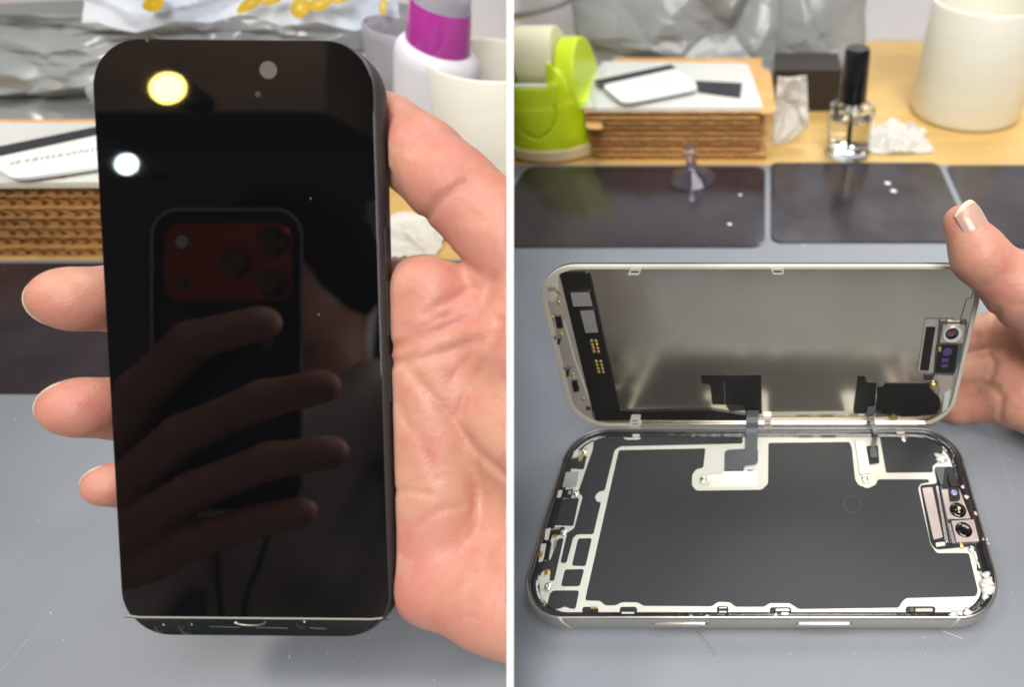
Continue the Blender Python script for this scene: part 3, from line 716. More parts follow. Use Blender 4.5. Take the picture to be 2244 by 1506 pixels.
# black adhesive gasket ring
gi = RR(-1.75, 7.5, l=2.6, r_=3.0, f=0.8, b=2.2); gi2 = RR(-1.75, 7.05, l=2.8, r_=3.2, f=1.0, b=2.4)
MB().rings([RR(-1.26, 7.3), RR(-1.6, 7.75), gi, gi2]).build('gasket', M_gasket, rP, 60)
ZP = ZM + 0.22
def bpoly(px, z=ZP, r=5): return rpoly([onz(x, y, z) for x, y in px], r * 0.15, 4)
PAN = [
 [(1356,987),(1546,983),(1541,1025),(1526,1028),(1517,1040),(1516,1064),(1526,1076),(1669,1074),(1683,1061),(1684,971),(1862,969),(1867,983),(1874,1051),(1881,1063),(1901,1071),(1919,1063),(1924,1051),(2034,1051),(2037,1057),(2018,1060),(2012,1070),(2039,1193),(2053,1213),(2123,1213),(2143,1295),(2139,1307),(1986,1311),(1977,1319),(1970,1332),(1750,1335),(1731,1322),(1686,1322),(1675,1330),(1611,1330),(1600,1320),(1573,1319),(1560,1329),(1410,1328),(1397,1320),(1362,1320),(1349,1327),(1326,1327),(1315,1317),(1282,1316)],
 [(1302,958),(1330,957),(1337,960),(1345,957),(1363,957),(1372,964),(1400,964),(1412,955),(1628,951),(1627,972),(1360,978),(1347,986),(1325,1075),(1311,1078),(1303,1089),(1308,1100),(1317,1101),(1300,1171),(1265,1171),(1256,1178),(1241,1234),(1228,1234),(1243,1168),(1258,1159),(1277,1089),(1267,1079),(1299,985)],
 [(1226,1095),(1269,1091),(1256,1153),(1211,1151)],
 [(1246,1008),(1286,998),(1279,1029),(1241,1026)],
 [(1267,1181),(1297,1180),(1283,1241),(1253,1240)],
 [(1238,1249),(1280,1248),(1270,1285),(1229,1285)],
 [(1205,1301),(1213,1295),(1269,1295),(1261,1335),(1248,1334),(1238,1329),(1224,1335),(1197,1335)],
 [(1223,1181),(1235,1180),(1214,1273),(1204,1273),(1207,1254),(1194,1248),(1185,1257),(1170,1255),(1178,1235),(1206,1228)],
 [(1926,945),(1937,947),(1948,955),(1971,959),(1984,965),(1993,952),(2027,950),(2062,966),(2067,992),(2053,999),(2055,1013),(2043,1022),(2045,1035),(1942,1036)],
]
for p in PAN: MB().prism(bpoly(p), (0, 0, -0.2)).build('dark_panel', M_panel, rP)
# faint round mark on the large panel
c = onz(1868, 1106, ZP + 0.02); MB().rings([[c + np.array([math.cos(a) * r, math.sin(a) * r, z]) for a in np.linspace(0, 2 * math.pi, 40, endpoint=False)] for r, z in ((3.2, 0), (3.2, .03), (3.05, .03), (3.05, 0))]).build('round_mark', M_flex, rP)
# raised pale plateaus (the flex covers) with screws
def plateau(px, z, m, name, parent=rP, th=0.5, r=6): return MB().prism(bpoly(px, z, r), (0, 0, -th)).build(name, m, parent)
plateau([(1551,1042),(1584,1040),(1586,1034),(1660,1033),(1660,1059),(1551,1061)], ZM + 1.0, M_steelw, 'connector_cover', th=0.95, r=4)
plateau([(1530,1051),(1536,1043),(1552,1042),(1552,1061),(1536,1060)], ZM + 0.8, M_midraise, 'cover_tab', th=0.75, r=5)
plateau([(1874,964),(1895,964),(1899,990),(1904,1017),(1906,1037),(1885,1040)], ZM + 0.9, M_midraise, 'connector_cover', th=0.85, r=4)
plateau([(1887,1041),(1906,1040),(1908,1052),(1901,1060),(1893,1059)], ZM + 0.7, M_midraise, 'cover_tab', th=0.65, r=5)
def screw(px, py, r=1.1, z=ZM + 0.9, m=M_steelw, parent=rP):
    c = onz(px, py, z); o = MB().lathe(c, [(r, -0.5), (r, .0), (r * .8, .18), (r * .35, .18), (r * .3, -.1)], 18).build('screw', m, parent, 50); return o
for x, y in ((1540, 1051), (1896, 1049), (1981, 962), (2131, 1203), (1280, 988), (1262, 1081), (1235, 1166), (1200, 1285), (2066, 1006)): screw(x, y)
# dark slots in the midframe
def slot(px0, px1, py0, py1, name='slot', m=M_hole, z=ZP + 0.03, th=0.2): return MB().prism(bpoly([(px0, py0), (px1, py0), (px1, py1), (px0, py1)], z, 12), (0, 0, -th)).build(name, m, rP)
for s in ((1276, 1311, 1331, 1344), (1358, 1396, 1331, 1346), (1571, 1596, 1329, 1344), (1687, 1734, 1332, 1345), (1985, 2050, 1330, 1344), (1368, 1408, 951, 959), (1733, 1844, 952, 958), (1946, 1984, 945, 954), (2076, 2086, 971, 990), (2141, 2152, 1222, 1252)): slot(*s)
def clip_(x0, x1, y0, y1, m=M_midraise, z=ZP + 0.5): return MB().prism(bpoly([(x0, y0), (x1, y0), (x1, y1), (x0, y1)], z, 4), (0, 0, -0.45)).build('clip', m, rP)
for a in ((1294, 1309, 1331, 1335, M_gold), (1362, 1390, 1342, 1346), (1576, 1592, 1331, 1334), (1576, 1592, 1340, 1343), (1700, 1730, 1335, 1340), (1712, 1728, 1343, 1348), (2006, 2044, 1334, 1341, M_antenna), (1994, 2003, 1333, 1342, M_flex), (1386, 1402, 952, 957), (1750, 1780, 954, 957, M_flex), (1965, 1983, 946, 951, M_antenna), (1800, 1832, 954, 957, M_pframe)): clip_(*a)
# left-hand side small components
def comp(px, m, name, h=0.8, r=3): return MB().prism(bpoly(px, ZP + h, r), (0, 0, -h - 0.1)).build(name, m, rP)
comp([(1240,1035),(1269,1034),(1263,1068),(1232,1069)], M_steelw, 'shield_can', 0.5)
comp([(1236,1074),(1256,1072),(1252,1092),(1232,1092)], M_hole, 'speaker_slot', 0.05)
comp([(1246,1075),(1252,1075),(1250,1084),(1244,1084)], M_steelw, 'contact_spring', 0.9)
comp([(1224,1075),(1233,1074),(1229,1090),(1220,1092)], M_antenna, 'plastic_block', 0.5)
comp([(1258,990),(1270,980),(1267,1000),(1254,1004)], M_mid, 'plastic_block', 0.8)
comp([(1277,988),(1281,992),(1276,1008),(1268,1012),(1268,1003)], M_gold, 'gold_contact', 0.25)
comp([(1212,1158),(1238,1155),(1230,1172),(1208,1175)], M_hole, 'dark_recess', 0.05)
comp([(1208,1159),(1229,1156),(1227,1160),(1207,1163)], M_steelw, 'contact_spring', 0.6)
comp([(1210,1173),(1222,1172),(1221,1177),(1209,1178)], M_gold, 'gold_contact', 0.6)
comp([(1196,1160),(1207,1157),(1201,1184),(1193,1184)], M_mid, 'plastic_block', 0.7)
comp([(1198,1188),(1208,1188),(1201,1226),(1193,1226)], M_cap, 'black_bracket', 0.9)
comp([(1186,1192),(1198,1192),(1190,1230),(1180,1234)], M_midraise, 'metal_bracket', 0.5)
comp([(1215,1184),(1221,1183),(1217,1202),(1211,1202)], M_steelw, 'contact_spring', 0.5)
c = onz(1186, 1216, ZP + .6); MB().lathe(c, [(.9, -.1), (.9, .1), (.4, .2)], 14).build('gold_contact', M_gold, rP, 60)
comp([(1197,1251),(1206,1251),(1203,1285),(1188,1292),(1192,1270)], M_mid, 'metal_bracket', 0.35)
c = onz(1199, 1254, ZP + .5); MB().lathe(c, [(.9, -.1), (.9, .1), (.4, .2)], 14).build('gold_contact', M_gold, rP, 60)
comp([(1172,1258),(1184,1262),(1182,1275),(1177,1294),(1168,1296)], M_mid, 'metal_bracket', 0.3)
comp([(1177,1296),(1195,1297),(1188,1337),(1186,1342),(1194,1340),(1264,1340),(1264,1345),(1185,1345)], M_mid, 'rim_strip', 0.1)
# glue residue on the right rim: small irregular lumps of sealant
for (x, y, s) in ((2161, 1262, 1.5), (2166, 1275, 1.8), (2163, 1290, 1.9), (2158, 1306, 1.5), (2168, 1283, 1.1), (2055, 1000, 1.4), (2064, 1004, 1.7), (2110, 1068, .9), (2118, 1090, .7), (2138, 1126, .8), (2158, 1182, .8), (2163, 1192, .6), (2104, 1345, 1.0), (2120, 1342, 1.1), (2090, 1348, 1.0), (1700, 1349, .7), (1550, 1352, .6), (1515, 1354, .7)):
    c = onz(x, y, ZP + .35); mb = MB(); k = random.uniform(.6, 1.5)
    R_ = [[c + np.array([math.cos(a) * rr * s * (1 + .35 * math.sin(3 * a + x)) * k, math.sin(a) * rr * s * (1 + .25 * math.cos(2 * a + y)), hh * s]) for a in np.linspace(0, 2 * math.pi, 14, endpoint=False)] for rr, hh in ((1, 0), (.95, .2), (.6, .42), (.2, .5))]
    mb.rings(R_, True, True, True).build('sealant_lump', mat('sealant', (0.62, 0.61, 0.58), 0.25, sss=0.2), rP, 80)
# front camera / sensor bay on the right
comp([(2016,1064),(2054,1060),(2048,1026),(2086,1022),(2104,1048),(2147,1196),(2052,1205),(2040,1192)], M_hole, 'sensor_bay', 0.04, 8)
comp([(2021,1070),(2043,1068),(2066,1178),(2046,1183)], M_pink, 'shield_can', 0.7, 3)
comp([(2049,1024),(2070,1023),(2066,1062),(2062,1064),(2057,1052)], M_flex, 'black_bracket', 0.9, 4)
comp([(2078,1036),(2089,1040),(2104,1066),(2084,1067),(2079,1052)], M_blk, 'black_bracket', 1.1, 4)
comp([(2051,1066),(2056,1066),(2079,1190),(2072,1192)], M_steelw, 'shield_edge', 0.6, 1)
comp([(2060,1066),(2064,1066),(2087,1190),(2082,1191)], M_flex, 'shield_edge', 0.9, 1)
sA = comp([(2063,1073),(2102,1072),(2127,1137),(2077,1138)], M_pink, 'sensor_plate', 1.0, 2)
ORG[sA] = ORG[rP]
MB().prism(bpoly([(2079,1068),(2101,1068),(2105,1095),(2083,1098)], ZP + 1.9, 5), (0, 0, -1.0)).build('emitter_body', M_blk, sA)
def lens(px, py, r, z, rings, parent):
    c = onz(px, py, z)
    for (rr, hh, m, nm) in rings: MB().lathe(c, [(rr, -1.2), (rr, hh - .1), (rr - .1, hh), (rr * .6, hh + .12 * rr * .2), (0.05, hh + .05 * rr)], 32).build(nm, m, parent, 60)
lens(2091, 1080, 1, ZP + 1.9, [(1.15, 0.1, M_lensb, 'emitter_lens')], sA)
lens(2099, 1119, 2, ZP + 1.2, [(2.75, 0.5, M_lens, 'dome_housing')], sA)
c = onz(2100, 1118, ZP + 1.6); MB().lathe(c, [(2.2, -.3), (2.0, .5), (1.5, 1.0), (.8, 1.3), (.05, 1.4)], 28).build('dome_lens', M_lens, sA, 80)
c = onz(2102, 1114, ZP + 3.05); MB().lathe(c, [(.55, -.4), (.5, .05), (.05, .1)], 14).build('green_spot', M_spot, sA, 60)  # small yellow-green disc on the dome
sB_ = comp([(2085,1142),(2134,1139),(2146,1187),(2096,1189)], M_pink, 'camera_plate', 1.4, 2); ORG[sB_] = ORG[rP]
lens(2112, 1162, 3, ZP + 1.5, [(2.75, 0.35, M_lens, 'lens_barrel')], sB_)
c = onz(2113, 1162, ZP + 1.95); MB().lathe(c, [(1.9, -.2), (1.85, .12), (1.2, .0), (.9, -.05), (.05, .1)], 28).build('lens_glass', M_lens, sB_, 40)
comp([(2076,1148),(2083,1147),(2094,1190),(2088,1192)], M_steelw, 'shield_edge', 1.2, 1)
comp([(2050,1190),(2070,1188),(2072,1196),(2052,1199)], M_midraise, 'contact_spring', 0.5, 2)
c = onz(2108, 1195, ZP + .8); MB().lathe(c, [(.8, -.5), (.8, .1), (.3, .3)], 14).build('gold_contact', M_gold, rP, 60)
comp([(2128,1200),(2150,1199),(2166,1255),(2150,1258)], M_mid, 'rim_strip', 0.12, 3)
slot(2142, 2149, 1223, 1233, z=ZP + 0.16); slot(2146, 2154, 1245, 1252, z=ZP + 0.16)
# side buttons and antenna bands on the front side
for x0, x1 in ((1430, 1552), (1743, 1867)):
    a, b = onY(x0, 1373, YF)[0], onY(x1, 1373, YF)[0]
    V2 = rrect(b - a, 2.6, 1.28, 8, (a + b) / 2, 4.6)
    MB().rings([[np.array([x, YF + .3, z]) for x, z in V2], [np.array([x, YF - .35, z]) for x, z in V2], [np.array([(x - (a + b) / 2) * .99 + (a + b) / 2, YF - .5, (z - 4.6) * .8 + 4.6]) for x, z in V2]], True, True, True).build('side_button', M_side, rP, 40)
for x in (1226, 2103):
    s = 1 if x < 1600 else -1; p = onz(x, 1357, 8.4); X = p[0]
    MB().rings([[np.array([X + k * .45 + s * q[2], YF + q[0] + curve(X + s * q[2]) if False else YF + q[0], q[1]]) for k in (-1, 1)] for q in ((0.98, 8.47, 0), (0.42, 7.98, 0.2), (0.09, 7.2, .5), (-.03, 6.2, .8), (-.03, 2.4, 1.8), (.17, 1.2, 2.2))], False).build('antenna_band', M_antenna, rP, 60)

# ------------------------------------------------------------------ lid (screen assembly standing on its long edge)
LT = math.radians(11.0); LE = np.array([0, math.sin(LT), math.cos(LT)]); LN = np.array([0, -math.cos(LT), math.sin(LT)])
LP0 = np.array([-2.9, 137.2, 6.1])           # middle of the bottom edge, inner face
LW, LH, LR = 149.0, 70.0, 14.0
rLd = root('screen_assembly', LP0 - LE * 0.0, 'upright phone screen seen from inside, steel back plate with black flex strip', 'phone screen')
def Lp(u, v, h=0.0): return LP0 + XH * u + LE * v + LN * h
def Lx(px, py, h=0.0): return onplane(px, py, LP0 + LN * h, LN)
def Lr(ins, h, l=0, r_=0, b=0, t_=0):
    return [Lp(x, y, h) for x, y in rrect(LW - 2 * ins - l - r_, LH - 2 * ins - b - t_, max(LR - ins, 3), 12, (l - r_) / 2, LH / 2 + (b - t_) / 2)]
MB().rings([Lr(0.3, -2.4), Lr(0, -2.1), Lr(0, -1.4), Lr(.2, -1.2)], True, True, True).build('cover_glass', M_bluegl, rLd, 40)
MB().rings([Lr(0.15, -1.18), Lr(0.1, 0.1), Lr(.35, .45), Lr(.9, .5, 0, 0, 0, 0), Lr(1.15, .5, l=1.2, r_=.6, b=.2, t_=.05), Lr(1.25, 0.02, l=1.2, r_=.6, b=.2, t_=.05)], True).build('border', M_lidframe, rLd, 45)
MB().prism(Lr(1.0, 0.0), -LN * 1.0).build('steel_plate', M_lidsteel, rLd)
def lpoly(px, h, m, name, th=None, r=5, parent=rLd):
    th = th if th is not None else h - 0.02
    return MB().prism(rpoly([Lx(x, y, h) for x, y in px], r * .16, 4), -LN * th).build(name, m, parent, None)
# left circuit strip under the frame
lpoly([(1196,640),(1225,604),(1232,620),(1302,905),(1300,922),(1262,893),(1232,830)], 0.25, M_lidstrip, 'circuit_strip')
lpoly([(1203,612),(1226,600),(1223,610),(1225,642),(1212,664),(1198,656)], 0.4, M_lidframe, 'border_corner')
fb = lpoly([(1226,600),(1286,598),(1293,607),(1357,900),(1404,903),(1404,921),(1306,923),(1299,905)], 0.7, M_blk, 'flex_board', r=4); ORG[fb] = ORG[rLd]
lpoly([(1400,903),(1560,899),(1640,912),(1660,920),(1655,923),(1400,921)], 0.75, M_blk, 'flex_tail', r=3)
lpoly([(1250,641),(1291,641),(1299,671),(1256,672)], 1.6, M_steelw, 'chip', parent=fb, r=2, th=.9)
lpoly([(1271,681),(1301,680),(1311,729),(1283,730)], 1.6, M_steelw, 'chip', parent=fb, r=2, th=.9)
for (x0, y0) in ((1296, 748), (1306.5, 792.7)):
    for k in range(4):
        for j in range(2):
            c = Lx(x0 + 1.85 * k + 9.8 * j, y0 + 7.7 * k, 0.72); MB().lathe(c, [(.62, 0), (.6, .06), (.45, .1)], 12, ez=LN).build('gold_pad', M_gold, fb, 60)
# small parts on the strip
for px, m, nm, h in (([(1200,630),(1217,630),(1216,637),(1199,637)], M_steelw, 'contact_spring', .9), ([(1217,634),(1229,640),(1227,645),(1219,643)], M_gold, 'gold_contact', .5),
                  ([(1213,690),(1228,690),(1227,695),(1212,694)], M_steelw, 'contact_spring', 1.0), ([(1216,695),(1227,695),(1232,719),(1221,720)], M_blk, 'component', 1.3),
                  ([(1212,737),(1233,735),(1228,741),(1216,745)], M_steelw, 'contact_spring', .8), ([(1222,745),(1229,744),(1225,756),(1220,754)], M_pframe, 'component', .8),
                  ([(1233,806),(1253,803),(1247,810),(1237,812)], M_steelw, 'contact_spring', .8), ([(1241,812),(1247,812),(1246,826),(1240,825)], M_pframe, 'component', .8),
                  ([(1251,832),(1262,832),(1263,837),(1252,837)], M_steelw, 'contact_spring', 1.0), ([(1252,837),(1263,836),(1268,858),(1257,860)], M_blk, 'component', 1.3),
                  ([(1283,892),(1294,893),(1294,899),(1286,900)], M_pframe, 'component', .6), ([(1296,900),(1302,905),(1302,918),(1297,914)], M_steelw, 'contact_spring', .8),
                  ([(1237,700),(1262,790),(1300,893),(1297,894),(1258,791),(1234,702)], M_midraise, 'metal_rail', .5)):
    lpoly(px, h, m, nm, r=1)
for x, y in ((1224, 664), (1210, 697), (1229, 732), (1255, 822), (1279, 876)):
    c = Lx(x, y, .27); MB().lathe(c, [(.8, 0), (.75, .08), (.3, .1)], 12, ez=LN).build('gold_contact', M_gold, rLd, 60)
# tabs and hinge clips
for px in ([(1382,588),(1407,588),(1400,603),(1375,603)], [(1688,588),(1718,588),(1717,602),(1695,602)]):
    tb = lpoly(px, .9, M_midraise, 'clip_tab', r=1); ORG[tb] = ORG[rLd]
    a = np.mean([Lx(x, y, .93) for x, y in px], 0); MB().box(a, (2.6, .5, .05), XH, LE, LN).build('tab_slot', M_hole, tb)
for px in ([(1384,911),(1404,911),(1402,938),(1376,938)], [(1674,912),(1690,912),(1691,940),(1675,940)]):
    tb = lpoly(px, 1.2, M_midraise, 'hinge_tab', r=1); ORG[tb] = ORG[rLd]
    a = np.mean([Lx(x, y, 1.23) for x, y in px], 0)
    for k in (-1.2, 0.4): MB().box(a + LE * k, (2.0, .4, .05), XH, LE, LN).build('tab_slot', M_hole, tb)
# bottom rail of the screen
MB().box(Lp(8, 1.5, 0.6), (120, 0.9, 0.5), XH, LE, LN).build('bottom_rail', M_steelw, rLd)
lpoly([(1690,905),(1892,903),(1892,907),(1690,909)], .3, M_lidframe, 'bottom_lip', r=1)
# black films
lpoly([(1536,823),(1668,822),(1670,908),(1634,907),(1631,888),(1561,887),(1556,843),(1538,841)], .35, M_blk, 'black_film', r=4)
lpoly([(1586,838),(1588,838),(1590,887),(1588,887)], .4, M_flex, 'film_crease', r=0)
lpoly([(1590,889),(1632,889),(1634,900),(1600,902)], .3, M_pframe, 'connector_block', r=1)
lpoly([(1880,824),(1896,824),(1898,838),(1921,839),(1917,895),(1900,907),(1871,907),(1870,900)], .35, M_blk, 'black_film', r=4)
lpoly([(1923,848),(1938,847),(1940,840),(2035,840),(2047,862),(2060,872),(2061,895),(2050,909),(1985,914),(1919,906)], .35, M_blk, 'black_film', r=5)
# sensor group at the right
lpoly([(2027,700),(2050,698),(2046,816),(2010,814)], .15, M_lidstrip, 'sensor_tray', r=4)
lpoly([(2030,717),(2050,717),(2035,813),(2016,812)], .4, M_blk, 'black_film', r=2)
br = lpoly([(2060,704),(2076,703),(2079,712),(2106,712),(2108,703),(2120,704),(2119,718),(2110,757),(2104,790),(2090,823),(2047,822),(2052,770),(2056,748)], .7, M_flex, 'sensor_bracket', r=3); ORG[br] = ORG[rLd]
lpoly([(2067,714),(2116,714),(2110,752),(2060,751)], 1.7, M_lidstrip, 'camera_block', parent=br, r=2, th=1.0)
def llens(px, py, h, prof, m, nm, parent): c = Lx(px, py, h); return MB().lathe(c, prof, 32, ez=LN).build(nm, m, parent, 50)
llens(2087, 732, 1.7, [(3.3, 0), (3.3, .5), (3.1, .6), (2.6, .5)], M_midraise, 'lens_ring', br)
llens(2086, 731, 2.15, [(2.3, 0), (2.3, .25), (2.0, .3), (1.7, .15)], M_lens, 'lens_barrel', br)
llens(2085, 730, 2.4, [(1.5, 0), (1.5, .1), (.9, .25), (.05, .3)], M_lensr, 'lens_glass', br)
lpoly([(2058,758),(2100,758),(2092,818),(2050,817)], 1.3, M_blk, 'sensor_body', parent=br, r=2, th=.6)
llens(2076, 771, 1.35, [(1.75, 0), (1.75, .1), (1.0, .15), (.05, .15)], M_lensv, 'violet_sensor', br)
lpoly([(2064,786),(2080,786),(2079,794),(2063,794)], 1.45, M_lensv, 'violet_sensor', parent=br, r=3, th=.2)
lpoly([(2063,798),(2079,798),(2077,806),(2062,806)], 1.45, M_lensv, 'violet_sensor', parent=br, r=3, th=.2)
lpoly([(2057,760),(2063,760),(2062,771),(2057,771)], 1.5, M_gold, 'gold_contact', parent=br, r=2, th=.3)
lpoly([(2026,821),(2048,821),(2044,834),(2025,833)], .5, M_pframe, 'component', r=1)
c = Lx(2046, 846, .5); MB().lathe(c, [(1.7, -.3), (1.7, .3), (1.1, .8), (.3, .9)], 16, ez=LN).build('antenna_spring', M_gold, rLd, 50)
lpoly([(2054,824),(2088,824),(2082,862),(2070,862),(2064,880),(2056,872),(2060,850)], .3, M_lidstrip, 'bracket_plate', r=2)
lpoly([(2070,862),(2084,855),(2076,896),(2064,905)], .5, M_midraise, 'metal_rail', r=2)
c = Lx(1958, 916, .6); MB().lathe(c, [(1.6, -.4), (1.6, .2), (1.0, .5), (.2, .5)], 16, ez=LN).build('antenna_spring', M_gold, rLd, 50)
# flat fold line of the steel insulation near the sensors
for seg in ([(2028, 699), (2012, 800), (2010, 814)], [(2105, 699), (2118, 655), (2129, 653), (2134, 632)], [(2028, 698), (2090, 698)]):
    MB().tube([Lx(x, y, .03) for x, y in seg], .14, 6).build('seam_line', M_hole, rLd, 80)

# ------------------------------------------------------------------ flex ribbons joining lid and body
def ribbon_px(pts, wpx, m, name, label):
    c = [p for p in pts]; r = MB()
    P = spline(c, 6); Wd = np.array([[wpx, 0, 0]] * len(P), float)
    o = r.ribbon(P, Wd, .25).build(name, m, None, 60); return o
fx = root('flex_ribbon', onz(1648, 985, ZP), 'wide grey flex ribbon running from the screen down to the steel connector cover', 'flex cable')
P = spline([Lx(1650, 900, .9), Lx(1649, 915, 1.6), Lx(1648, 925, 3.0), onz(1648, 944, 8.8), onz(1647, 962, 8.2), onz(1646, 985, 7.75), onz(1645, 1004, 7.6)], 6)
MB().ribbon(P, [2.35, 0, 0], .22).build('ribbon', M_flex, fx, 60)
wide = MB().prism(bpoly([(1588, 990), (1596, 986), (1634, 984), (1661, 983), (1661, 1012), (1655, 1018), (1632, 1020), (1628, 1036), (1587, 1036)], 7.75, 5), (0, 0, -.2)).build('ribbon_end', M_flex, fx)
for k in range(6):
    q = spline([onz(1598 + 6 * k, 1028, 7.8), onz(1600 + 6 * k, 1008 + 1 * k, 7.8), onz(1612 + 5 * k, 996 + 2.0 * k, 7.8), onz(1634 + 3.6 * k, 992 + 2.2 * k, 7.8)], 5)
    MB().tube(q, .09, 5).build('trace', M_trace, fx, 80)
for k in range(3):
    MB().box(onz(1600 + 22 * k, 1033, 7.7), (2, .8, .4)).build('solder_tab', M_pframe, fx)
fx2 = root('flex_ribbon', onz(1913, 985, ZP), 'narrow black flex ribbon folded between the screen corner and the body', 'flex cable')
P = spline([Lx(1908, 895, .7), Lx(1909, 912, 1.6), Lx(1912, 924, 3.2), onz(1919, 948, 9.2), onz(1917, 962, 8.8), onz(1914, 980, 8.0)], 6)
MB().ribbon(P, [.95, 0, 0], .25).build('ribbon', M_cap, fx2, 60)
MB().prism(bpoly([(1899, 978), (1924, 976), (1927, 1014), (1906, 1017)], ZP + .5, 3), (0, 0, -.45)).build('connector', M_hole, fx2)
MB().prism(bpoly([(1906, 981), (1920, 981), (1924, 1002), (1908, 1003)], ZP + 1.2, 3), (0, 0, -.7)).build('plug', M_flex, fx2)
a = Lx(1908, 901, 1.1); MB().box(a, (3.0, 3.6, .9), XH, LE, LN).build('clamp', M_flex, fx2)
MB().box(a + XH * 2.6 - LE * .3, (3.4, .8, .5), XH, LE, LN).build('clamp_tab', M_pframe, fx2)

# ------------------------------------------------------------------ phone held up in the left bay
GC = at(536, 760, 145.0)
roll = math.radians(-0.5); tilt = math.radians(3.2)
gx = XH * math.cos(roll) + UP * math.sin(roll); gy0 = -XH * math.sin(roll) + UP * math.cos(roll)
gn0 = -AX
gy = gy0 * math.cos(tilt) + gn0 * math.sin(tilt); gn = nz(np.cross(gx, gy))
if np.dot(gn, AX) > 0: gn = -gn
rH = root('held_phone', GC - gy * 75, 'black phone held upright in a hand, dark mirror-like screen', 'phone')
def G(x, y, z=0.0): return GC + gx * x + gy * y + gn * z
def Gx(px, py, h=0.0): return onplane(px, py, GC + gn * h, gn)
GW, GH = 70.6, 153.4
def gr(ins, z, r=12.5): return [G(x, y, z) for x, y in rrect(GW - 2 * ins, GH - 2 * ins, r - ins, 12)]
MB().rings([gr(4.2, -7.2), gr(2.4, -6.8), gr(1.1, -5.9), gr(.35, -4.4), gr(.05, -2.6), gr(.05, -1.4), gr(.2, -.7), gr(.45, -.3), gr(.9, -.12)], True, True, True).build('frame', M_pframe, rH, 50)
# screen glass ends along a pale edge line above the dark lower rim
def yline(x): return Gx(265 + (x + 36) / 72 * 580, 1349 + (x + 36) / 72 * 6, 0)
gl = [(x, y) for x, y in rrect(GW - 1.0, GH - 1.0, 12.0, 14)]
yb = -GH / 2 + 5.6
top = [G(x, max(y, yb), 0.0) for x, y in gl if y >= yb - 6.0 or True]
def screen_outline(ins, ycut):
    out = []
    for x, y in rrect(GW - 2 * ins, GH - 2 * ins, 12.5 - ins, 16):
        out.append((x, max(y, ycut)))
    res = [out[0]]
    for p in out[1:]:
        if abs(p[0] - res[-1][0]) + abs(p[1] - res[-1][1]) > 1e-4: res.append(p)
    return res
MB().rings([[G(x, y, -.1) for x, y in screen_outline(.55, yb)], [G(x, y, .10) for x, y in screen_outline(.55, yb)], [G(x, y, .12) for x, y in screen_outline(.60, yb + .05)]], True, True, True).build('screen_glass', M_scr, rH)
def band_outline(ins):
    o = [(x, min(y, yb - .45)) for x, y in rrect(GW - 2 * ins, GH - 2 * ins, 12.5 - ins, 16)]
    res = [o[0]]
    for p in o[1:]:
        if abs(p[0] - res[-1][0]) + abs(p[1] - res[-1][1]) > 1e-4: res.append(p)
    return res
bd = MB().rings([[G(x, y, -.35) for x, y in band_outline(.5)], [G(x, y, -.08) for x, y in band_outline(.6)], [G(x, y, .02) for x, y in band_outline(1.2)]], True, True, True).build('lower_rim', M_band, rH, 40)
ORG[bd] = ORG[rH]
xs = math.sqrt(max(0, 1)) 
MB().tube([G(x, yb - .2 + (0.35 if abs(x) > 32.5 else 0), .08) for x in np.linspace(-33.2, 33.2, 24)], .26, 8).build('edge_line', M_line, rH, 80)
# port ring, marks and lumps on the lower rim
c = Gx(548, 1364, .1); mb = MB(); mb.tube([c + gx * 3.9 * math.cos(a) + gy * .95 * math.sin(a) for a in np.linspace(math.pi, 2 * math.pi, 14)], .22, 8).build('port_ring', M_titan, bd, 80)
for x0, x1, y in ((460, 525, 1374), (562, 632, 1376), (678, 715, 1377)): MB().tube([Gx(x0, y, .1), Gx(x1, y + 2, .1)], .10, 6).build('rim_mark', M_grey, bd, 80)
for x, y, r_ in ((352, 1374, 1.7), (410, 1375, 2.2), (662, 1367, 1.5)):
    c = Gx(x, y, -.3); MB().lathe(c, [(r_, 0), (r_ * .85, .35), (r_ * .4, .5), (.05, .52)], 24, ez=gn).build('rim_bump', M_band, bd, 80)
c = Gx(588, 153, .12); MB().lathe(c, [(2.2, -.05), (2.15, .03), (.05, .03)], 28, ez=gn).build('grey_dot', M_grey, rH, 40)  # plain grey disc near the top of the screen
c = Gx(565, 206, .12); MB().lathe(c, [(.8, -.05), (.75, .02), (.05, .02)], 16, ez=gn).build('sensor_dot', M_pframe, rH, 40)
for z_, l in ((18, 9), (2, 14), (-16, 12)):
    MB().box(G(GW / 2 + .0, z_ + 8, -2.8), (.5, l, 1.8), gx, gy, gn).build('side_button', M_pframe, rH)

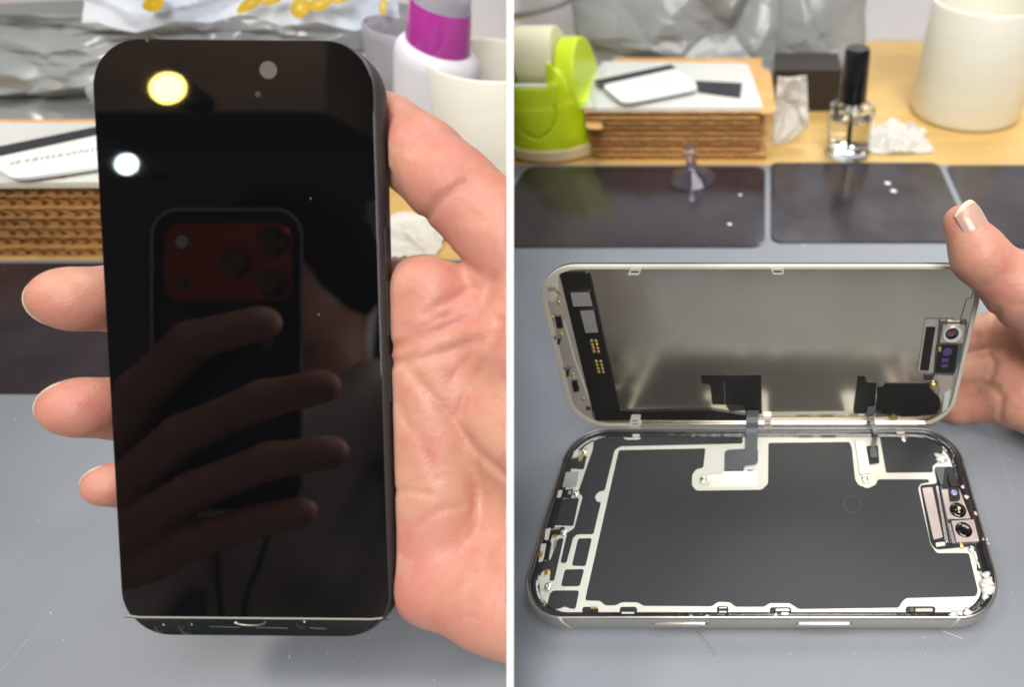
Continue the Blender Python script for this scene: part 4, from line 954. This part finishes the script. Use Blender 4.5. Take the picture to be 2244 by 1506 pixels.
# ------------------------------------------------------------------ hands
def chain(ch): return [(at(x, y, d), r) for x, y, d, r in ch]
def crease(D, P, lines, depth, width, dmax=None):
    x, y, d = project(P); W = None
    for ln in lines:
        q = seg2d(x, y, ln) * d / FPX
        w = np.exp(-(q / width) ** 2)
        if dmax is not None: w = w * (d < dmax)
        W = w if W is None else np.maximum(W, w)
    return D + depth * W
def nail_patch(name, base, tdir, nrm, length, halfw, rad, m, parent, lift=0.0, free=None, mfree=None, off=0.0, kk=0.8):
    # curved nail plate: cylinder strip around axis tdir
    tdir = nz(tdir); nrm = nz(nrm - tdir * np.dot(nrm, tdir)); s = np.cross(tdir, nrm)
    lend = lambda b: length * (1 - .12 * b * b)
    def patch(fn, nl, th=.3):
        R1 = []
        for a in np.linspace(0, 1, nl):
            row = []
            for b in np.linspace(-1, 1, 15):
                l = fn(a, b); ang = b * halfw
                rr = rad * math.sqrt(max(.04, 1 - (kk * max(0.0, l - off) / rad) ** 2))
                row.append(base + tdir * l + (nrm * math.cos(ang) + s * math.sin(ang)) * (rr + lift - .25 * b ** 4))
            R1.append(row)
        R2 = [[p - nrm * th for p in row] for row in R1]; mb = MB()
        mb.rings(R1, False); mb.rings(R2, False); mb.rings([R1[0], R2[0]], False); mb.rings([R1[-1], R2[-1]], False)
        mb.rings([[r[0] for r in R1], [r[0] for r in R2]], False); mb.rings([[r[-1] for r in R1], [r[-1] for r in R2]], False)
        return mb
    o = patch(lambda a, b: lend(b) * a + (1 - a) * 2.8 * b * b, 9).build(name, m, parent, 50); ORG[o] = ORG[parent]
    if free: patch(lambda a, b: lend(b) - .05 + a * free * (1 - .45 * b * b), 5).build('free_edge', mfree, o, 50)
    return o

# right hand gripping the raised phone (left bay)
thumbL = chain([(852, 282, 157, 9.8), (925, 345, 156.5, 10.9), (990, 405, 156, 11.2), (1115, 522, 160, 13.0), (1250, 720, 170, 17)])
fingL = [chain([(840, 660, 180, 11), (640, 520, 178, 9.5), (520, 430, 172, 9), (440, 380, 167, 8)]),
         chain([(835, 770, 182, 11), (520, 690, 178, 9.6), (270, 655, 168, 9.5), (168, 656, 156, 8.9)]),
         chain([(835, 905, 182, 10.5), (520, 900, 178, 9.2), (280, 895, 166, 8.9), (182, 893, 154, 8.2)]),
         chain([(840, 1060, 178, 10), (560, 1065, 174, 8.0), (350, 1065, 166, 7.2), (247, 1062, 154, 5.9)])]
palmL = [chain(c) for c in ([(870, 652, 167, 11.0), (960, 690, 164, 12.4), (1160, 760, 162, 15)], [(840, 760, 184, 13), (1250, 930, 174, 18)], [(840, 900, 184, 13), (1250, 1010, 173, 18)],
        [(845, 1040, 182, 13), (1250, 1120, 172, 18)], [(850, 1160, 178, 13.5), (1260, 1220, 172, 19)], [(885, 1215, 164, 11.2), (985, 1262, 161, 13), (1110, 1300, 160, 15.0), (1270, 1345, 162, 18)], [(1060, 860, 166, 15), (1250, 1000, 164, 18)])]
def hand(name, thumb, fingers, palm, lo, hi, h, label, subtract, creases, clip, kw, extra=None):
    P, lo_, h_ = grid(lo, hi, h)
    D = None
    for ch in palm:
        d = sd_chain(P, ch, 4); D = d if D is None else smin(D, d, 7)
    Fg = None
    for ch in fingers:
        d = sd_chain(P, ch, 2.5); Fg = d if Fg is None else smin(Fg, d, 0.8)
    D = smin(D, Fg, 5); D = smin(D, sd_chain(P, thumb, 3), kw)
    if extra is not None: D = smin(D, extra(P), 3)
    for (lines, dep, wid, dm) in creases: D = crease(D, P, lines, dep, wid, dm)
    for s in subtract: D = np.maximum(D, -(s(P)))
    V, F = surface_nets(D.astype(np.float32), lo_, h_)
    r = root(name, (V[:, 0].mean(), V[:, 1].mean(), V[:, 2].min()), label, 'hand')
    o = mk('skin', V, F, M_skin, r, 180, clip); return r, o
RG = np.stack([gx, gy, gn])
sub_phone = lambda P: sd_box(P, G(0, 0, 6.4), (GW / 2 + .15, GH / 2 + .15, 13.7), RG, 1.5)
def padsL(P):
    q = (P - GC.astype(np.float32)) @ RG.astype(np.float32).T; q[..., 2] = (q[..., 2] + 9.2) * 1.35
    x0 = GW / 2 + 6.0
    a = sd_cone(q, (x0, -57, 0), (x0, 14, 0), 11.2, 10.6); b = sd_cone(q, (x0 + .5, 47, 1), (x0 + 1, 57, 1), 10.4, 9.6)
    return a
crL = [([[(845, 763), (893, 757), (948, 731), (1028, 699), (1068, 660), (1080, 612)], [(893, 803), (924, 843), (972, 898), (996, 926)], [(996, 926), (1020, 875), (1068, 787), (1096, 705)],
         [(845, 795), (905, 792), (985, 770), (1050, 745)], [(996, 926), (1048, 990), (1112, 1045)], [(932, 478), (962, 440), (1022, 402)]], 1.0, 1.35, 182),
       ([[(920, 970), (940, 1006), (958, 1052)], [(853, 1078), (908, 1076), (940, 1085)], [(930, 690), (985, 655), (1040, 632)], [(990, 830), (1040, 770), (1075, 730)], [(900, 740), (950, 700), (985, 690)], [(870, 880), (900, 940), (930, 975)],
         [(1000, 560), (1050, 600)], [(895, 330), (935, 300)], [(905, 1160), (960, 1120), (1010, 1110)]], 0.6, 0.95, 182)]
allp = np.array([p for ch in fingL + palmL + [thumbL] for p, r in ch])
rHL, skL = hand('person_hand', thumbL, fingL, palmL, allp.min(0) - 22, np.minimum(allp.max(0) + 22, [1e9, 1e9, 1e9]), 0.95, 'bare hand gripping the black phone, palm and thumb at its right edge', [sub_phone], crL, 'L', 9, padsL)
for ch, nm in zip(fingL[1:], range(3)):
    tip, r_ = ch[-1]; prev = ch[-2][0]; td = nz(tip - prev)
    nn = nz(AX * 0.9 - XH * 0.35)
    nail_patch('fingernail', tip - td * 4.0, td, nn, 4.0 + .66 * r_, 0.95, r_, M_nail, rHL, .0, 1.0, M_nailw, 4.0, .95)

# hand steadying the upright screen (right bay)
thumbR = chain([(2108, 492, 178, 6.2), (2146, 560, 178, 8.6), (2236, 640, 182, 10.4), (2390, 780, 200, 15)])
fingR = [chain([(2340, 740, 224, 11), (2205, 726, 221, 9.0), (2110, 742, 227, 8.2), (2030, 760, 234, 7.4)]),
         chain([(2340, 830, 222, 11), (2205, 806, 219, 8.8), (2105, 812, 228, 8.0), (2030, 815, 236, 7.2)]),
         chain([(2340, 910, 222, 11), (2200, 876, 221, 9.0), (2100, 884, 231, 8.0), (2020, 878, 242, 7.0)])]
palmR = [chain(c) for c in ([(2248, 742, 219, 11.5), (2420, 800, 214, 18)], [(2250, 830, 217, 12.5), (2430, 860, 212, 19)], [(2240, 880, 214, 10.5), (2430, 940, 208, 18)], [(2300, 700, 206, 13), (2430, 800, 206, 18)], [(2420, 850, 210, 24), (2700, 1010, 215, 25), (2980, 1180, 225, 29)])]
crR = [([[(2183, 678), (2172, 720), (2166, 762)], [(2166, 765), (2180, 800), (2168, 838)], [(2168, 842), (2196, 870), (2192, 915)], [(2110, 776), (2160, 762), (2200, 768)], [(2105, 842), (2150, 838), (2186, 848)]], 0.8, 1.2, 400),
       ([[(2192, 522), (2206, 548), (2208, 575)], [(2203, 524), (2218, 550), (2220, 580)], [(2214, 528), (2230, 556), (2232, 590)], [(2150, 628), (2175, 622), (2196, 604)], [(2212, 590), (2235, 610)], [(2190, 690), (2215, 668), (2240, 668)], [(2205, 780), (2235, 800)], [(2120, 700), (2150, 690)]], 0.35, 1.0, 400)]
allp = np.array([p for ch in fingR + palmR[:4] + [thumbR] for p, r in ch]); allp = np.concatenate([allp, [p for p, r in palmR[4]][:2]]); hi_ = allp.max(0) + 22; hi_[0] += 30
def sub_lid(P):
    return sd_box(P, Lp(0, LH / 2, -.75), (LW / 2 + .15, LH / 2 + .15, 1.95), np.stack([XH, LE, LN]), .6)
sub_desk = lambda P: P[..., 2] - 0.6
rHR, skR = hand('person_hand', thumbR, fingR, palmR, np.minimum(allp.min(0) - 18, 1e9), hi_, 0.95, 'bare hand holding the upright screen by its right corner, thumb on top', [sub_lid, sub_desk], crR, None, 6)
tip, r_ = thumbR[0]; tdR = nz(thumbR[0][0] - thumbR[1][0]); perp = nz(XH * .80 + UP * .60)
nail_patch('fingernail', tip - tdR * 7.5, tdR, nz(perp * .52 - AX * .85), 11.6, 1.0, 7.0, M_nail, rHR, .03, 1.5, M_nailw, 7.8, .74)

# ------------------------------------------------------------------ what the dark screen mirrors: the photographer, phone, lamps (all stand behind the camera)
MP = GC + gn * .12
def mirror(V): V = np.asarray(V, float); return V - 2 * ((V - MP) @ gn)[:, None] * gn
class VB(MB):
    def build(s, name, m, parent=None, smooth=None, clip=None): return mk(name, mirror(s.V), s.F, m, parent, smooth, clip)
def mpt(px, py, d): return mirror(np.array([at(px, py, d)]))[0]
M_case = mat('black_case', (0.02, 0.022, 0.026), 0.35); M_caserim = mat('case_rim', (0.5, 0.5, 0.5), 0.5)
M_orange = mat('orange_metal', (0.55, 0.085, 0.03), 0.35, 0.4); M_hood = mat('taupe_fleece', (0.50, 0.43, 0.40), 0.9, var=0.1, vscale=15, bump=0.3, bscale=200)
M_hair = mat('dark_hair', (0.008, 0.007, 0.007), 0.85, spec=0.1); M_brownpanel = mat('brown_panel', (0.42, 0.31, 0.23), 0.5, var=0.12, vscale=6, stretch=(1, 6, 1))
DV = 283.0
rC = root('camera_phone', mpt(497, 1120, DV), 'orange phone in a black case, mirrored in the dark screen of the held phone', 'phone')
ccx, ccy = 497.0, 788.0
def vr(w, h, r, d, cx=ccx, cy=ccy): return [at(x, y, d) for x, y in rrect(w, h, r, 10, cx, cy)]
VB().rings([vr(325, 655, 55, DV + 9), vr(335, 665, 60, DV + 6), vr(335, 665, 60, DV + 1), vr(322, 652, 54, DV)], True, True, True).build('case', M_case, rC, 40)
VB().rings([vr(335, 665, 60, DV - .1), vr(335, 665, 60, DV - .8), vr(322, 652, 54, DV - .8), vr(322, 652, 54, DV - .1)], True).build('case_rim', M_caserim, rC, 40)
pl = VB().rings([vr(282, 172, 34, DV - .2, 500, 575), vr(280, 170, 34, DV - 3.4, 500, 575), vr(272, 162, 30, DV - 4, 500, 575)], True, True, True).build('camera_plateau', M_orange, rC, 40); ORG[pl] = ORG[rC]
def vdisc(px, py, rpx, d, h, m, nm, par):
    R = [[at(px + math.cos(a) * rpx * k, py + math.sin(a) * rpx * k, d - hh) for a in np.linspace(0, 2 * math.pi, 28, endpoint=False)] for k, hh in ((1, -.5), (1, h * .9), (.9, h), (.3, h * .95))]
    return VB().rings(R, True, True, True).build(nm, m, par, 40)
for x, y in ((512, 573), (593, 527), (593, 617)): vdisc(x, y, 35, DV - 4, 1.2, M_orange, 'lens_ring', pl); vdisc(x, y, 31, DV - 5.1, 1.0, M_lens, 'lens', pl)
vdisc(398, 530, 14, DV - 4, .3, M_white, 'flash', pl); vdisc(398, 620, 15, DV - 4, .3, M_lens, 'depth_sensor', pl)
V_, F_ = text_mesh('DEVILCASE', 2.6)
s_ = DV / FPX; mk('lettering', mirror([at(446, 480, DV - .5) - XH * v[0] + UP * v[1] for v in V_]), F_, M_line, rC)
VB().prism([at(x, y, DV - .4) for x, y in ((572, 733), (600, 733), (600, 755), (586, 772), (572, 755))], AX * .35).build('shield_sticker', M_line, rC)
# the photographer: body, hand round the phone, fleece top, hair
rPer = root('person', mpt(600, 1700, 760), 'person in a taupe fleece top holding up a phone, mirrored in the dark screen', 'person')
hv = [chain(c) for c in ([(235, 985, 285, 11), (320, 850, 274, 9.6), (430, 745, 269, 9.2), (572, 708, 270, 8.2)], [(265, 1075, 283, 11), (410, 950, 272, 9.6), (580, 875, 268, 9.0), (702, 848, 270, 8.2)],
      [(280, 1165, 283, 11), (430, 1075, 272, 9.6), (590, 1010, 268, 8.8), (720, 992, 270, 8.0)], [(330, 1235, 284, 10), (440, 1180, 274, 9), (560, 1145, 270, 8), (655, 1125, 271, 7.2)])]
pv = [chain(c) for c in ([(240, 990, 290, 13), (190, 1180, 300, 18)], [(280, 1060, 290, 13), (200, 1200, 300, 18)], [(300, 1140, 292, 13), (210, 1220, 305, 20), (100, 1330, 330, 22), (-60, 1500, 400, 28)], [(290, 1230, 296, 14), (200, 1210, 305, 18)])]
ap = np.array([p for ch in hv + pv[:2] for p, r in ch]); P, lo_, h_ = grid(ap.min(0) - [70, 45, 45], ap.max(0) + 20, 1.7)
D = None
for ch in pv:
    d = sd_chain(P, ch, 5); D = d if D is None else smin(D, d, 8)
Fg = None
for ch in hv:
    d = sd_chain(P, ch, 2.5); Fg = d if Fg is None else smin(Fg, d, 1.0)
D = smin(D, Fg, 5); Vh, Fh = surface_nets(D.astype(np.float32), lo_, h_)
hd = at(665, 590, 800); P, lo_, h_ = grid(hd - [110, 140, 260], hd + [110, 140, 160], 5.0)
D = sd_ell(P, hd, (72, 88, 104)); D = smin(D, sd_ell(P, hd - UP * 60 - AX * 30, (52, 55, 60)), 25); D = smin(D, sd_ell(P, hd - AX * 88 - UP * 8, (13, 16, 24)), 12)
D = smin(D, sd_cone(P, hd - UP * 60 + AX * 20, hd - UP * 190 + AX * 40, 52, 62), 20)
Vb, Fb = surface_nets(D.astype(np.float32), lo_, h_)
Vall = np.concatenate([Vh, Vb]); Fall = list(Fh) + list(Fb + len(Vh))
mk('body', mirror(Vall), Fall, M_skin, rPer, 180)
P, lo_, h_ = grid(hd - [130, 150, 120], hd + [130, 150, 170], 5.0)
D = np.maximum(sd_ell(P, hd + AX * 10 + UP * 14, (84, 98, 112)), -sd_ell(P, hd - AX * 75 - UP * 45, (66, 80, 84)))
V, F = surface_nets(D.astype(np.float32), lo_, h_); mk('hair', mirror(V), F, M_hair, rPer, 180)
tc = at(600, 1300, 790); sh = lambda k: hd - UP * 215 + XH * k + AX * 40
P, lo_, h_ = grid(tc - [330, 330, 330], tc + [330, 330, 330], 7.5)
D = sd_cone(P, hd - UP * 280 + AX * 40, hd - UP * 640 + AX * 60, 120, 150)
D = smin(D, sd_cone(P, sh(-150), sh(150), 62, 62), 50); D = smin(D, sd_chain(P, [(sh(-165), 60), (at(60, 1650, 620), 50), (at(60, 1400, 380), 38)], 20), 40)
D = smin(D, sd_chain(P, [(sh(165), 60), (at(1150, 1700, 700), 50)], 20), 40); D = smin(D, sd_cone(P, hd - UP * 165 + AX * 40 - XH * 60, hd - UP * 165 + AX * 40 + XH * 60, 34, 34), 20)
D = D + 5 * np.sin(P[..., 0] * .045 + P[..., 2] * .03 + 1.5 * np.sin(P[..., 1] * .02)) * np.sin(P[..., 2] * .021 - P[..., 0] * .017) + 3 * np.sin(P[..., 0] * .09 - P[..., 2] * .075)
V, F = surface_nets(D.astype(np.float32), lo_, h_); mk('fleece_top', mirror(V), F, M_hood, rPer, 180)
for pts in ([(474, 1190, 640), (477, 1260, 640), (484, 1360, 645), (488, 1500, 650)], [(588, 1170, 640), (570, 1230, 640), (540, 1310, 642), (525, 1420, 648)]): VB().tube(spline([at(*p) for p in pts], 5), 2.6, 10).build('drawstring', M_case, rPer, 80)
# two lamps
def lamp(px, py, rx, ry, d, col, est, label):
    c = at(px, py, d); s = d / FPX; n = 36
    r = root('round_lamp', mirror(np.array([c]))[0], label, 'lamp', 'lamps mirrored in the dark screen')
    el = lambda k, dd: [c + (XH * math.cos(a) * rx * k + UP * math.sin(a) * ry * k) * s + AX * dd for a in np.linspace(0, 2 * math.pi, n, endpoint=False)]
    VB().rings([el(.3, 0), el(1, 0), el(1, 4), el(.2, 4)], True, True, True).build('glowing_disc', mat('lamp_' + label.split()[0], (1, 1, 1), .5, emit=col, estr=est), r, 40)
    VB().rings([el(1.02, -2), el(1.10, -2), el(1.12, 6), el(.7, 50), el(.2, 52)], True, False, True).build('housing', M_case, r, 40)
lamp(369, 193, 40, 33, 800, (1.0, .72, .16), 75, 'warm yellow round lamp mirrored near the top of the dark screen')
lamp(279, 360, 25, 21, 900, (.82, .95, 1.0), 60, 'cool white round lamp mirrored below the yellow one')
rK = root('mirrored_box', mpt(450, 250, 1250), 'brown box added out of view, mirrored as a dim band at the top of the dark screen', 'panel')  # made-up brown box, put in for the dim band in the reflection
kp = [at(x, y, 1250) for x, y in ((60, 60), (718, 60), (718, 248), (60, 248))]
VB().prism(kp, AX * 250).build('panel_body', M_brownpanel, rK)
for a, b in ((64, 388), (392, 714)): VB().prism([at(x, y, 1242) for x, y in ((a, 64), (b, 64), (b, 244), (a, 244))], AX * 7.5).build('panel_face', M_brownpanel, rK)
o = VB().prism([at(x, y, 880) for x, y in ((806, 440), (832, 440), (790, 840), (752, 840))], AX * 20).build('white_strip', M_white); tag(o, 'slanted white strip added out of view, mirrored as a pale streak along the right side of the dark screen', 'post')  # made-up white strip, put in for the pale streak in the reflection

bl = mpt(350, -900, 1000) * MM; tg = mpt(430, 500, 1100) * MM
area('mirror_fill_light', tuple(bl), tuple(tg), 0.4, 0.4, 16.0, (1.0, 0.93, 0.85))  # unseen fill added to brighten what the dark screen mirrors
